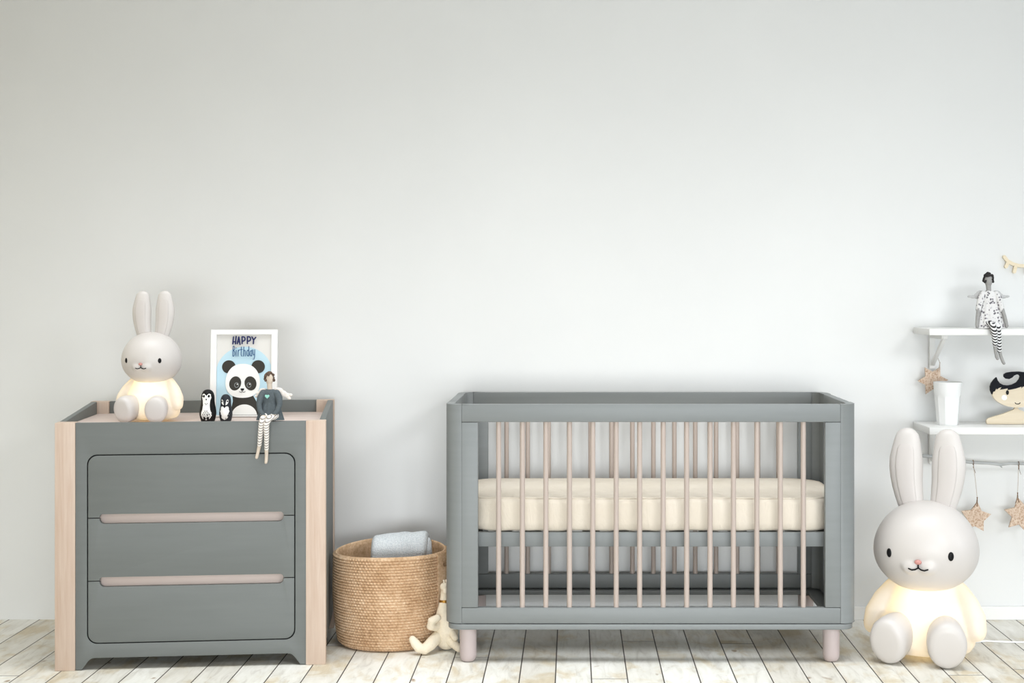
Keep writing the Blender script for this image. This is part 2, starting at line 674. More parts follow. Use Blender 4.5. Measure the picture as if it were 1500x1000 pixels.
# ------------------------------------------------------------------ crib
def build_crib():
    Y0 = 5.2
    cx = (X(652, Y0) + X(1255.5, Y0)) / 2
    u = lambda x: X(x, Y0) - cx
    z = lambda y: Z(y, Y0)
    D = 0.655
    L = u(1255.5)
    r = thing('crib', 'grey wooden baby crib with greige round slats and pale mauve feet', 'crib', (cx, Y0, 0))
    zt, zr, zb, zbb, zp = z(592), z(618), z(890), z(914), z(922)
    g = M['grey']
    # rounded corner posts, plan outline extruded
    rad, th, arm = 0.056, 0.028, 0.125
    seam = L - u(1232)
    for sx in (-1, 1):
        for sy in (-1, 1):
            pl = [(seam, 0)]
            pl += [(rad - rad * math.sin(a), rad - rad * math.cos(a)) for a in (PI / 2 * k / 10 for k in range(11))]
            pl += [(0, arm), (th, arm)]
            ri = rad - th
            pl += [(rad - ri * math.cos(a), rad - ri * math.sin(a)) for a in (PI / 2 * k / 8 for k in range(9))]
            pl += [(seam, th)]
            out = []
            for a, b in pl:
                xx = -L + a if sx < 0 else L - a
                yy = b if sy < 0 else D - b
                out.append((xx, yy))
            plate('corner_post', [out], zt - zbb - 0.002, g, r, 'XY', zbb + 0.002, 0.0012)
    # long sides: frame and slats
    xs = [730.2, 765, 799.5, 834.2, 868.4, 902.8, 937.2, 971.8, 1006.3, 1040.6, 1075, 1109.4, 1143.8, 1177.6]
    xin = L - seam - 0.0012
    for side in (0, 1):
        y0 = 0.0 if side == 0 else D - th
        y1 = y0 + th
        newbox('top_rail', g, r, -xin, xin, y0, y1, zr, zt, bev=0.003)
        newbox('bottom_rail', g, r, -xin, xin, y0, y1, zbb + 0.002, zb, bev=0.003)
        newbox('stile', g, r, -xin, u(700), y0, y1, zb + 0.001, zr - 0.001, bev=0.002)
        newbox('stile', g, r, u(1209), xin, y0, y1, zb + 0.001, zr - 0.001, bev=0.002)
        for x in xs:
            bm = bmesh.new()
            tube(bm, [(u(x), y0 + th / 2, zb - 0.01), (u(x), y0 + th / 2, zr + 0.01)], 0.0088, 16, cap=False)
            to_obj('slat', bm, M['slat_wood'], r)
    # short ends
    for sx in (-1, 1):
        x0, x1 = (-L, -L + th) if sx < 0 else (L - th, L)
        newbox('end_top_rail', g, r, x0, x1, arm + .001, D - arm - .001, zr, zt, bev=0.003)
        newbox('end_bottom_rail', g, r, x0, x1, arm + .001, D - arm - .001, zbb + 0.002, zb, bev=0.003)
        for k in range(6):
            yy = arm + (D - 2 * arm) * (k + 0.5) / 6
            bm = bmesh.new()
            tube(bm, [((x0 + x1) / 2, yy, zb - 0.01), ((x0 + x1) / 2, yy, zr + 0.01)], 0.0088, 16, cap=False)
            to_obj('slat', bm, M['slat_wood'], r)
    # base ring under the frame
    e = 0.008
    outer = rrect(-L + e, L - e, -0.003, D + 0.003, 0.05)
    inner = rrect(-L + 0.075, L - 0.075, 0.055, D - 0.055, 0.01)
    plate('base_plate', [outer, inner], zbb - zp, g, r, 'XY', zp, 0.003)
    # feet
    for x in (684.5, 1220.5):
        for yy in (0.042, D - 0.042):
            bm = bmesh.new()
            R = 0.029
            lathe(bm, [(0, 0), (R * 0.55, 0.0005), (R * 0.78, 0.004), (R * 0.93, 0.012), (R, 0.024), (R, zp)], 32, c=(u(x), yy))
            bm.faces.new([v for v in bm.verts if abs(v.co.z - zp) < 1e-6])
            to_obj('foot', bm, M['foot_wood'], r)
    # mattress support frame
    zs1, zs0 = Z(779, 5.25), Z(800, 5.25)
    bm = bmesh.new()
    a, b = -L + 0.032, L - 0.032
    box(bm, a, b, 0.045, 0.068, zs0, zs1, 0.002)
    box(bm, a, b, D - 0.068, D - 0.045, zs0, zs1, 0.002)
    box(bm, a, a + 0.022, 0.0685, D - 0.0685, zs0, zs1, 0.002)
    box(bm, b - 0.022, b, 0.0685, D - 0.0685, zs0, zs1, 0.002)
    for k in range(13):
        xx = a + 0.06 + (b - a - 0.12) * k / 12
        box(bm, xx - 0.03, xx + 0.03, 0.0685, D - 0.0685, zs1 - 0.012, zs1 - 0.001)
    to_obj('mattress_support', bm, g, r)
    return cx, D, L, zs1


crib_cx, crib_D, crib_L, crib_zs = build_crib()


def build_mattress():
    z0, z1 = crib_zs + 0.001, Z(729, 5.25)
    hx, y0, y1 = crib_L - 0.036, 0.050, crib_D - 0.040
    hy = (y1 - y0) / 2
    o = thing('mattress', 'cream crib mattress under a lightly creased fitted cotton sheet', 'mattress', (crib_cx, 5.2 + (y0 + y1) / 2, z0))
    bm = bmesh.new()
    n, rc = 96, 0.13
    plan = []
    per = [(hx, hy), (-hx, hy), (-hx, -hy), (hx, -hy)]
    # dense rounded rectangle
    corners = [(hx - rc, hy - rc, 0), (-hx + rc, hy - rc, PI / 2), (-hx + rc, -hy + rc, PI), (hx - rc, -hy + rc, 1.5 * PI)]
    for i, (cx_, cy_, a0) in enumerate(corners):
        for k in range(9):
            a = a0 + PI / 2 * k / 8
            plan.append(Vector((cx_ + rc * math.cos(a), cy_ + rc * math.sin(a))))
        nx = corners[(i + 1) % 4]
        e = Vector((nx[0] + rc * math.cos(nx[2]), nx[1] + rc * math.sin(nx[2])))
        s = plan[-1].copy()
        m = 60 if i % 2 == 0 else 24
        for k in range(1, m):
            plan.append(s.lerp(e, k / m))
    h = z1 - z0
    re = 0.022
    prof = [(0.030, 0.0), (0.010, 0.002), (0.001, 0.010), (0.0, 0.03), (0.0, h - re)]
    prof += [(re - re * math.cos(a), h - re + re * math.sin(a)) for a in (PI / 2 * k / 6 for k in range(1, 7))]
    prof += [(0.05, h + 0.004), (0.09, h + 0.009), (0.15, h + 0.014), (0.21, h + 0.017), (hy - 0.02, h + 0.0185)]
    rings = []
    for ins, zz in prof:
        ring = []
        fx, fy = (hx - ins) / hx, (hy - ins) / hy
        for p in plan:
            x, y = p.x * fx, p.y * fy
            wob = noise.noise(Vector((x * 7, y * 7, zz * 9 + 3))) * 0.004
            nz = noise.noise(Vector((x * 3, y * 4, 5))) * 0.003 if zz > h - 0.03 else 0
            if zz < 0.03:
                nz += noise.noise(Vector((x * 16, y * 16, 9))) * 0.004 * (1 if zz > 0.001 else 0)
            d = Vector((x, y, 0)).normalized()
            # tension pleats towards the hem
            pl = math.sin(x * 120 + 5 * noise.noise(Vector((x * 6, 0, 1)))) * 0.0016 * max(0, 1 - zz / 0.07)
            ring.append(bm.verts.new((x + d.x * wob * 0.4, y + (wob + pl) * (1 if y > 0 else -1), max(0, zz + nz))))
        rings.append(ring)
    N = len(plan)
    for a, b in zip(rings, rings[1:]):
        for k in range(N):
            bm.faces.new((a[k], a[(k + 1) % N], b[(k + 1) % N], b[k]))
    bm.faces.new(rings[0][::-1])
    bm.faces.new(rings[-1])
    to_obj('fitted_sheet', bm, M['cloth'], o, angle=70)
    # sewn edge of the sheet along the top
    bm = bmesh.new()
    ins = re * 0.45
    fx, fy = (hx - ins) / hx, (hy - ins) / hy
    pts = [(p.x * fx, p.y * fy, h - re * 0.12 + 0.001 + noise.noise(Vector((p.x * fx * 3, p.y * fy * 4, 5))) * 0.003) for p in plan]
    pts.append(pts[0])
    tube(bm, pts, 0.0022, 6, cap=False)
    to_obj('seam_piping', bm, M['cloth'], o)


build_mattress()

# ------------------------------------------------------------------ changing dresser
DA = math.radians(6)
DY = 5.143
cw, sw = math.cos(DA), math.sin(DA)
# half width and centre so that the front corners land at columns 80 and 477
kl, kr = (80 - 838) / F, (477 - 838) / F
DHW = (kr - kl) * DY / (2 * cw - (kr + kl) * sw)
DXc = kr * (DY + DHW * sw) - DHW * cw


def du(x):
    k = (x - 838) / F
    return (k * DY - DXc) / (cw - k * sw)


def dz(y): return H - (y - 430) * DY / F


def dw(u_, v_, z_=0.0):
    return Vector((DXc + u_ * cw - v_ * sw, DY + u_ * sw + v_ * cw, z_))


DD = 0.62
TRAY = 0.815


def build_dresser():
    r = thing('dresser', 'grey three-drawer nursery dresser with pale pinkish wood corner posts', 'dresser', (DXc, DY, 0), DA)
    zf = dz(617.5)
    zk = 0.860
    xl, xr = du(110), du(449)
    g = M['grey_dresser']
    pw, pd = xl + DHW, 0.05
    for s in (-1, 1):
        a, b = (-DHW, -DHW + pw) if s < 0 else (DHW - pw, DHW)
        newbox('corner_post', M['post_wood'], r, a, b, 0.0, pd, 0, zf, bev=0.0025)
        newbox('corner_post', M['post_wood'], r, a, b, DD - pd, DD, 0, zk, bev=0.0025)
        # side panel with a top edge rising towards the wall
        bm = bmesh.new()
        a2, b2 = (-DHW + 0.004, -DHW + 0.024) if s < 0 else (DHW - 0.024, DHW - 0.004)
        box(bm, a2, b2, pd, DD - pd, 0.06, zf)
        for v in bm.verts:
            if v.co.z > 0.5 and v.co.y > 0.3:
                v.co.z = zk
        bmesh.ops.bevel(bm, geom=bm.edges[:], offset=0.002, segments=2, profile=0.5, affect='EDGES')
        to_obj('side_panel', bm, g, r)
    newbox('back_panel', g, r, xl, xr, DD - 0.035, DD - 0.015, 0.06, zk, bev=0.002)
    newbox('tray', M['tray_wood'], r, -DHW + 0.025, DHW - 0.025, 0.027, DD - 0.036, TRAY - 0.018, TRAY, bev=0.001)
    newbox('bottom_panel', g, r, xl, xr, 0.027, DD - 0.036, dz(952) + 0.002, dz(952) + 0.017, bev=0.001)
    # front panel: opening for the drawers, bracket feet below
    zl, ze = dz(960.5), dz(977)
    fx = 0.026
    out = rpoly([(xl + .0006, zf - 0.001, 0), (xl + .0006, ze, 0), (xl + fx * 0.8, ze, 0.004), (xl + fx * 1.9, zl, 0.03),
                 (xr - fx * 1.9, zl, 0.03), (xr - fx * 0.8, ze, 0.004), (xr - .0006, ze, 0), (xr - .0006, zf - 0.001, 0)])
    x0, x1 = du(127), du(432.5)
    hole = rrect(x0, x1, dz(940), dz(664.3), 0.034)
    plate('front_panel', [out, hole], 0.022, g, r, 'XZ', 0.003, 0.0012)
    gp = 0.0036
    a, b = x0 + gp, x1 - gp
    R = 0.032
    sa, sb = du(145.5), du(415)
    y_up, y_lo = dz(756.9), dz(848.7)
    h_up, h_dn, g2 = 0.0115, 0.0185, 0.0014

    def notch(zl_, up):
        # half of a pill-shaped grip slot cut in a drawer edge at height zl_, rounded inner corners
        dzn = h_up if up else -h_dn
        rr = 0.0113 if up else 0.0182
        return [(sa, zl_, 0.0014), (sa, zl_ + dzn, rr), (sb, zl_ + dzn, rr), (sb, zl_, 0.0014)]
    zt_, zb_ = dz(664.3) - gp, dz(940) + gp
    # top drawer
    d1 = rpoly([(a, zt_, R), (a, y_up + g2, 0)] + notch(y_up + g2, True) + [(b, y_up + g2, 0), (b, zt_, R)])
    d2 = rpoly([(a, y_up - g2, 0), (a, y_lo + g2, 0)] + notch(y_lo + g2, True) + [(b, y_lo + g2, 0), (b, y_up - g2, 0)] + notch(y_up - g2, False)[::-1])
    d3 = rpoly([(a, y_lo - g2, 0), (a, zb_, R), (b, zb_, R), (b, y_lo - g2, 0)] + notch(y_lo - g2, False)[::-1])
    for out_, zc in ((d1, None), (d2, y_up), (d3, y_lo)):
        o = plate('drawer', [out_], 0.02, g, r, 'XZ', 0.0035, 0.0012)
        if zc is not None:
            newbox('grip_recess', M['slot_wood'], o, sa - 0.01, sb + 0.01, 0.0265, 0.0325, zc - h_dn - 0.012, zc + h_up + 0.01, bev=0.0005)
            o.children[0]['label'] = 'pale pinkish wood set back in the grip slot'
    # dark board that paints shade into the drawer gaps
    newbox('drawer_gap_shade', M['gap'], r, xl + 0.002, xr - 0.002, 0.033, 0.045, dz(948), TRAY - 0.019, bev=0.0005)


build_dresser()


# ------------------------------------------------------------------ rabbit lamps
def build_rabbit(label, loc, rotz, s, power):
    r = thing('rabbit_lamp', label, 'lamp', loc, rotz, 'glowing rabbit night lamps')
    r.scale = (s, s, s)
    # body: pear with small arms melted into it
    bm = bmesh.new()
    lathe(bm, [(0, 0.012), (0.10, 0.012), (0.150, 0.022), (0.168, 0.05), (0.168, 0.085), (0.158, 0.13), (0.143, 0.175),
               (0.127, 0.215), (0.112, 0.25), (0.095, 0.29), (0.06, 0.32), (0, 0.33)], 48, 1.0, 0.86)
    for v in bm.verts:
        if v.co.z > 0.17:
            t = min(1, (v.co.z - 0.17) / 0.12)
            v.co.y = v.co.y * (1 - 0.25 * t) + 0.012 * t
    for sx in (-1, 1):
        tube(bm, [(sx * 0.112, -0.005, 0.235), (sx * 0.142, -0.02, 0.19), (sx * 0.168, -0.035, 0.14), (sx * 0.176, -0.045, 0.105)],
             [0.032, 0.040, 0.042, 0.036], 16)
    blob('body', bm, M['shell'], r, 0.007, 6)
    # legs: rounded drums with flat soles
    for sx in (-1, 1):
        bm = bmesh.new()
        L = 0.165
        prof = [(0, 0), (0.046, 0), (0.060, 0.003), (0.069, 0.012), (0.0735, 0.028), (0.073, 0.06), (0.069, 0.10), (0.060, 0.14), (0.04, 0.16), (0, L)]
        lathe(bm, prof, 36, 0.90, 1.10)
        m = Matrix.Translation((sx * 0.104, -0.212, 0.088)) @ Matrix.Rotation(sx * math.radians(13), 4, 'Z') @ Matrix.Rotation(math.radians(8), 4, 'X') @ Matrix.Rotation(math.radians(-90), 4, 'X')
        bmesh.ops.transform(bm, matrix=m, verts=bm.verts[:])
        lo = min(v.co.z for v in bm.verts)
        for v in bm.verts:
            v.co.z -= lo - 0.001
        to_obj('leg', bm, M['vinyl'], r, angle=60)
    # head
    hc, hr = Vector((0, -0.008, 0.380)), Vector((0.181, 0.163, 0.160))
    bm = bmesh.new()
    ell(bm, hc, hr, 48, 32)
    for v in bm.verts:            # fuller cheeks, flatter crown
        t = (v.co.z - hc.z) / hr.z
        v.co.x *= 1.0 + 0.035 * (-t) * (1 - t * t) * 2
    for sx in (-1, 1):            # a soft muzzle
        ell(bm, (sx * 0.026, -0.152, 0.333), (0.036, 0.022, 0.026), 20, 14)
    head = blob('head', bm, M['vinyl'], r, 0.006, 8)

    def surf(x, z):
        q = 1 - ((x - hc.x) / hr.x) ** 2 - ((z - hc.z) / hr.z) ** 2
        return hc.y - hr.y * math.sqrt(max(q, 0.0))
    for sx in (-1, 1):
        bm = bmesh.new()
        xx, zz = sx * 0.104, 0.372
        ell(bm, (xx, surf(xx, zz) + 0.001, zz), (0.0105, 0.006, 0.0155), 20, 14, Matrix.Rotation(sx * 0.62, 4, 'Z'))
        to_obj('eye', bm, M['black'], head)
    bm = bmesh.new()
    ell(bm, (0, -0.178, 0.352), (0.0125, 0.008, 0.0085), 18, 12)
    to_obj('nose', bm, M['nose'], head)
    bm = bmesh.new()
    tube(bm, [(0, -0.1755, 0.346), (0, -0.1745, 0.338), (0, -0.173, 0.332)], 0.0026, 8)
    for sx in (-1, 1):
        tube(bm, [(0, -0.173, 0.332), (sx * 0.010, -0.175, 0.326), (sx * 0.021, -0.1755, 0.324), (sx * 0.032, -0.174, 0.328)], 0.0026, 8)
    to_obj('mouth', bm, M['black'], head)
    # ears
    for sx in (-1, 1):
        bm = bmesh.new()
        path, rad = [], []
        for k in range(9):
            t = k / 8
            path.append((sx * (0.050 + 0.020 * t + 0.012 * math.sin(t * PI)), 0.012 + 0.012 * t, 0.500 + 0.243 * t))
            rad.append(0.042 + 0.018 * math.sin(min(t * 1.25, 1.0) * PI / 2) - 0.014 * max(0, t - 0.7) / 0.3)
        tube(bm, path, rad, 24, True, 0.55, up=(0, 1, 0))
        bmesh.ops.subdivide_edges(bm, edges=[], cuts=1)
        e = to_obj('ear', bm, M['vinyl'], r, angle=80)
        bm = bmesh.new()
        p2 = [(p[0], p[1] - q * 0.47, p[2]) for p, q in zip(path[1:8], rad[1:8])]
        tube(bm, p2, [q * 0.56 for q in rad[1:8]], 20, True, 0.20, up=(0, 1, 0))
        to_obj('inner_ear', bm, M['vinyl_inner'], e, angle=80)
    # bulb inside the body
    d = bpy.data.lights.new('bulb', 'POINT')
    d.energy = power
    d.color = (1.0, 0.80, 0.46)
    d.shadow_soft_size = 0.03 * s
    o = bpy.data.objects.new('bulb', d)
    o.location = (0, -0.035, 0.185)
    o.parent = r
    C.objects.link(o)
    return r


build_rabbit('large white rabbit lamp glowing on the floor right of the crib', (X(1357, 5.33), 5.33, 0.0), math.radians(-9 - 13), 1.0, 1.75)
p = dw(du(223), 0.215, TRAY)
build_rabbit('small white rabbit lamp glowing on top of the grey dresser', (X(223, p.y), p.y, TRAY), math.radians(8 - 15), 0.578, 0.62)

# lamp cable on the floor
bm = bmesh.new()
Yc = 5.5
tube(bm, [(X(1418, 5.49), 5.49, 0.006), (X(1445, 5.525), 5.525, 0.004), (X(1475, 5.51), 5.51, 0.004), (X(1500, 5.505), 5.505, 0.004),
          (X(1540, 5.5), 5.5, 0.004), (X(1600, 5.56), 5.56, 0.004), (X(1640, 5.7), 5.7, 0.004)], 0.0034, 8)
tag(to_obj('lamp_cable', bm, M['cable']), 'thin white lamp cable lying on the planks beside the large rabbit', 'cable')


# ------------------------------------------------------------------ birthday print
def strokes(bm, polys, rad, T, y):
    for pl in polys:
        pts = [Vector((T(p)[0], y, T(p)[1])) for p in pl]
        tube(bm, pts, rad, 8, True, 0.12, up=(0, 1, 0))


def arcpts(cx, cy, rx, ry, a0, a1, n=9):
    return [(cx + rx * math.cos(math.radians(a0 + (a1 - a0) * k / (n - 1))), cy + ry * math.sin(math.radians(a0 + (a1 - a0) * k / (n - 1)))) for k in range(n)]


def build_print():
    Yp = dw(du(356), 0.335).y
    k = Yp / F / 4.76          # metres per crop pixel
    base = Vector((X(356, Yp), Yp, TRAY + 0.0022))
    r = thing('picture_frame', 'white framed panda birthday print standing on the dresser behind the toys', 'picture', base)
    r.rotation_euler = (math.radians(-5), 0, DA * 0.6)
    ybot = 650
    T = lambda p: ((p[0] - 356) * k, (ybot - p[1]) * k + 0.0025)

    def TT(pl): return [T(p) for p in pl]
    fo = TT([(125, 655), (588, 655), (588, 45), (125, 45)])
    fi = TT([(167, 643), (545, 643), (545, 80), (167, 80)])
    plate('frame', [fo, fi], 0.022, M['white'], r, 'XZ', 0.0, 0.0015)
    paper = plate('print', [TT([(160, 646), (550, 646), (550, 74), (160, 74)])], 0.004, M['paper'], r, 'XZ', 0.010)
    lay = [0.0094]

    def put(name, loops, mat):
        lay[0] -= 0.0005
        return plate(name, [TT(l) for l in loops], 0.0004, M[mat], paper, 'XZ', lay[0])
    arch = [(168, 641)] + [(357 + 198 * math.cos(math.radians(a)), 362 - 198 * math.sin(math.radians(a))) for a in range(165, 14, -8)] + [(544, 641)]
    arch = [(min(max(x, 168), 544), y) for x, y in arch]
    put('blue_arch', [arch], 'print_blue')
    body = rpoly([(262, 641, 0), (282, 545, 15), (278, 500, 14), (340, 488, 30), (420, 505, 20), (452, 560, 20), (492, 641, 6)])
    put('panda_body', [body], 'print_black')
    put('panda_belly', [[p for p in oval(362, 648, 88, 80, 60) if p[1] <= 641] or []], 'print_white')
    for cx in (251, 454):
        put('panda_ear', [oval(cx, 305, 47, 46)], 'print_black')
    put('panda_head', [[(349 + 119 * (1 + 0.09 * math.sin(t)) * math.copysign(abs(math.cos(t)) ** 0.86, math.cos(t)), 403 + 119 * math.copysign(abs(math.sin(t)) ** 0.9, math.sin(t))) for t in (2 * PI * q / 48 for q in range(48))]], 'print_white')
    put('eye_patch', [oval(297, 421, 41, 50, a=0.25)], 'print_black')
    put('eye_patch', [oval(403, 421, 41, 50, a=-0.25)], 'print_black')
    for cx in (307, 393):
        put('eye', [oval(cx, 433, 16, 19), oval(cx, 433, 11.5, 14.5)], 'grey')
        put('eye_glint', [oval(cx + 5, 427, 4, 4, 12)], 'print_white')
    put('nose', [rpoly([(331, 456, 5), (365, 456, 5), (356, 470, 5), (348, 474, 3), (340, 470, 5)])], 'black')
    lay[0] -= 0.001
    bm = bmesh.new()
    strokes(bm, [[(348, 472), (348, 478)], arcpts(338, 476, 10, 8, 170, 10)[::-1], arcpts(358, 476, 10, 8, 170, 10)[::-1]], 1.6 * k, T, lay[0])
    to_obj('mouth', bm, M['print_black'], paper)
    # lettering, strokes in the text crop (20 px per photo px, origin 325,490)
    c2 = lambda p: T(((325 + p[0] / 20 - 280) * 4.76, (490 + p[1] / 20 - 480) * 4.76))
    bm = bmesh.new()
    cap = [[(285, 205), (268, 410)], [(362, 190), (345, 410)], [(272, 350), (350, 345)],
           [(440, 205), (398, 405)], [(440, 205), (478, 425)], [(405, 350), (468, 350)],
           [(535, 200), (538, 400)], [(535, 205)] + arcpts(570, 265, 52, 62, -90, 90) + [(540, 330)],
           [(690, 200), (690, 400)], [(690, 205)] + arcpts(728, 265, 54, 64, -90, 90) + [(694, 332)],
           [(822, 205), (872, 300)], [(930, 220), (872, 300), (864, 405)]]
    strokes(bm, cap, 20 * k * 4.76 / 20, c2, lay[0])
    to_obj('happy_lettering', bm, M['navy'], paper)
    bm = bmesh.new()
    low = [[(280, 480), (276, 770)], [(280, 480)] + arcpts(290, 540, 36, 60, -80, 85), [(284, 600)] + arcpts(290, 690, 40, 82, -85, 95),
           [(370, 590), (368, 770)], [(370, 525), (371, 535)],
           [(428, 590), (424, 770)], [(426, 650), (440, 600), (470, 585)],
           [(518, 500), (512, 720), (522, 765), (545, 768)], [(490, 580), (550, 575)],
           [(590, 495), (584, 770)], [(586, 640), (605, 595), (628, 600), (634, 660), (636, 770)],
           [(735, 485), (733, 770)], arcpts(706, 680, 28, 88, -60, 80) [::-1][:1] + arcpts(708, 680, 30, 88, 60, 300) + [(733, 640)],
           arcpts(795, 690, 28, 78, 60, 300), [(822, 590), (820, 770)],
           [(852, 585), (854, 690), (872, 740), (896, 735), (908, 680)], [(908, 580), (904, 800), (890, 860), (860, 862)]]
    strokes(bm, low, 11 * k * 4.76 / 20, c2, lay[0])
    to_obj('birthday_lettering', bm, M['blue_ink'], paper)
    newbox('backing', M['ply'], r, T((150, 0))[0], T((562, 0))[0], 0.0145, 0.0175, T((0, 630))[1], T((0, 66))[1], bev=0.0005)
    bm = bmesh.new()
    box(bm, -0.03, 0.03, 0.0, 0.003, 0.0, 0.22, 0.001)
    m = Matrix.Translation((0, 0.068, 0.0044)) @ Matrix.Rotation(math.radians(13), 4, 'X')
    bmesh.ops.transform(bm, matrix=m, verts=bm.verts[:])
    to_obj('easel_strut', bm, M['ply'], r)


build_print()


# ------------------------------------------------------------------ nesting penguins
def build_penguin(px, dark, w_, h_, v, label, kind):
    p = dw(du(px), v)
    base = (X(px, p.y), p.y, TRAY + 0.0004)
    r = thing('penguin_doll', label, 'figurine', base, 0.0, 'painted wooden penguins')
    prof0 = [(0, 0), (0.74, 0), (0.82, 0.02), (0.93, 0.12), (1.0, 0.24), (0.99, 0.33), (0.92, 0.45), (0.84, 0.55), (0.80, 0.64), (0.80, 0.72),
             (0.78, 0.80), (0.70, 0.88), (0.55, 0.945), (0.34, 0.985), (0.15, 0.998), (0, 1.0)]
    R = w_ / 2
    # smooth the profile
    prof = []
    for i in range(len(prof0) - 1):
        for t in (0, 0.5):
            prof.append((prof0[i][0] * (1 - t) + prof0[i + 1][0] * t, prof0[i][1] * (1 - t) + prof0[i + 1][1] * t))
    prof.append(prof0[-1])
    prof = [(a * R, b * h_) for a, b in prof]
    bm = bmesh.new()
    lathe(bm, prof, 40)
    to_obj('body', bm, M[dark], r, angle=60)

    def surf(x, z):
        z = min(max(z, 0.001), h_ * 0.999)
        rr = 0
        for (r0, z0), (r1, z1) in zip(prof, prof[1:]):
            if z0 <= z <= z1 and z1 > z0:
                rr = r0 + (r1 - r0) * (z - z0) / (z1 - z0)
        return -math.sqrt(max(rr * rr - x * x, 0))
    S = lambda a, b: (a * R, b * h_)

    def patch(name, outlines, mat, off):
        bm_ = bmesh.new()
        for ol in outlines:
            decal(bm_, [S(*q) for q in ol], surf, off)
        to_obj(name, bm_, M[mat], r, angle=80)
    if kind == 0:
        side = [(0.0, 0.055), (-0.42, 0.10), (-0.64, 0.20), (-0.62, 0.28), (-0.47, 0.38), (-0.40, 0.52), (-0.44, 0.66), (-0.56, 0.76), (-0.48, 0.855), (-0.30, 0.88), (-0.12, 0.845), (0.0, 0.81)]
        ol = side + [(-a, b) for a, b in side[-2:0:-1]]
        patch('white_front', [ol], 'print_white', 0.0005)
        patch('eye', [oval(-0.29, 0.80, 0.12, 0.042)], 'black', 0.0010)
        patch('eye', [oval(0.29, 0.80, 0.12, 0.042)], 'black', 0.0010)
        patch('beak', [oval(0, 0.70, 0.08, 0.026)], 'charcoal', 0.0010)
        dots = []
        for row, n in ((0.57, 2), (0.54, 1)):
            for i in range(n):
                dots.append(oval((i - (n - 1) / 2) * 0.22, row, 0.055, 0.017, 6))
        for row, n in ((0.34, 2), (0.29, 3), (0.24, 4), (0.19, 5), (0.145, 4), (0.10, 3)):
            for i in range(n):
                dots.append(oval((i - (n - 1) / 2) * 0.235, row, 0.07, 0.016, 6))
        patch('feather_marks', dots, 'black', 0.0010)
    else:
        side = [(0.0, 0.05), (-0.40, 0.11), (-0.66, 0.24), (-0.74, 0.36), (-0.62, 0.42), (-0.60, 0.50), (-0.50, 0.55), (-0.22, 0.555), (0.0, 0.49)]
        patch('white_front', [side + [(-a, b) for a, b in side[-2:0:-1]]], 'print_white', 0.0005)
        for s in (-1, 1):
            patch('eye_white', [[(s * 0.12, 0.60), (s * 0.30, 0.62), (s * 0.50, 0.68), (s * 0.56, 0.76), (s * 0.44, 0.82), (s * 0.26, 0.78)]], 'print_white', 0.0005)
            patch('eye', [oval(s * 0.42, 0.745, 0.10, 0.036)], 'black', 0.0010)
            patch('flipper', [[(s * 0.70, 0.37), (s * 0.78, 0.34), (s * 0.58, 0.19), (s * 0.42, 0.17), (s * 0.44, 0.21)]], 'charcoal', 0.0010)
        patch('beak', [[(-0.13, 0.62), (0.13, 0.62), (0.12, 0.55), (0.0, 0.50), (-0.12, 0.55)]], 'black', 0.0012)


build_penguin(304.5, 'black', 0.0580, 0.1115, 0.175, 'taller black painted penguin nesting doll with speckled white belly', 0)
build_penguin(330.8, 'charcoal', 0.0460, 0.0935, 0.190, 'shorter charcoal painted penguin nesting doll with plain white belly', 1)


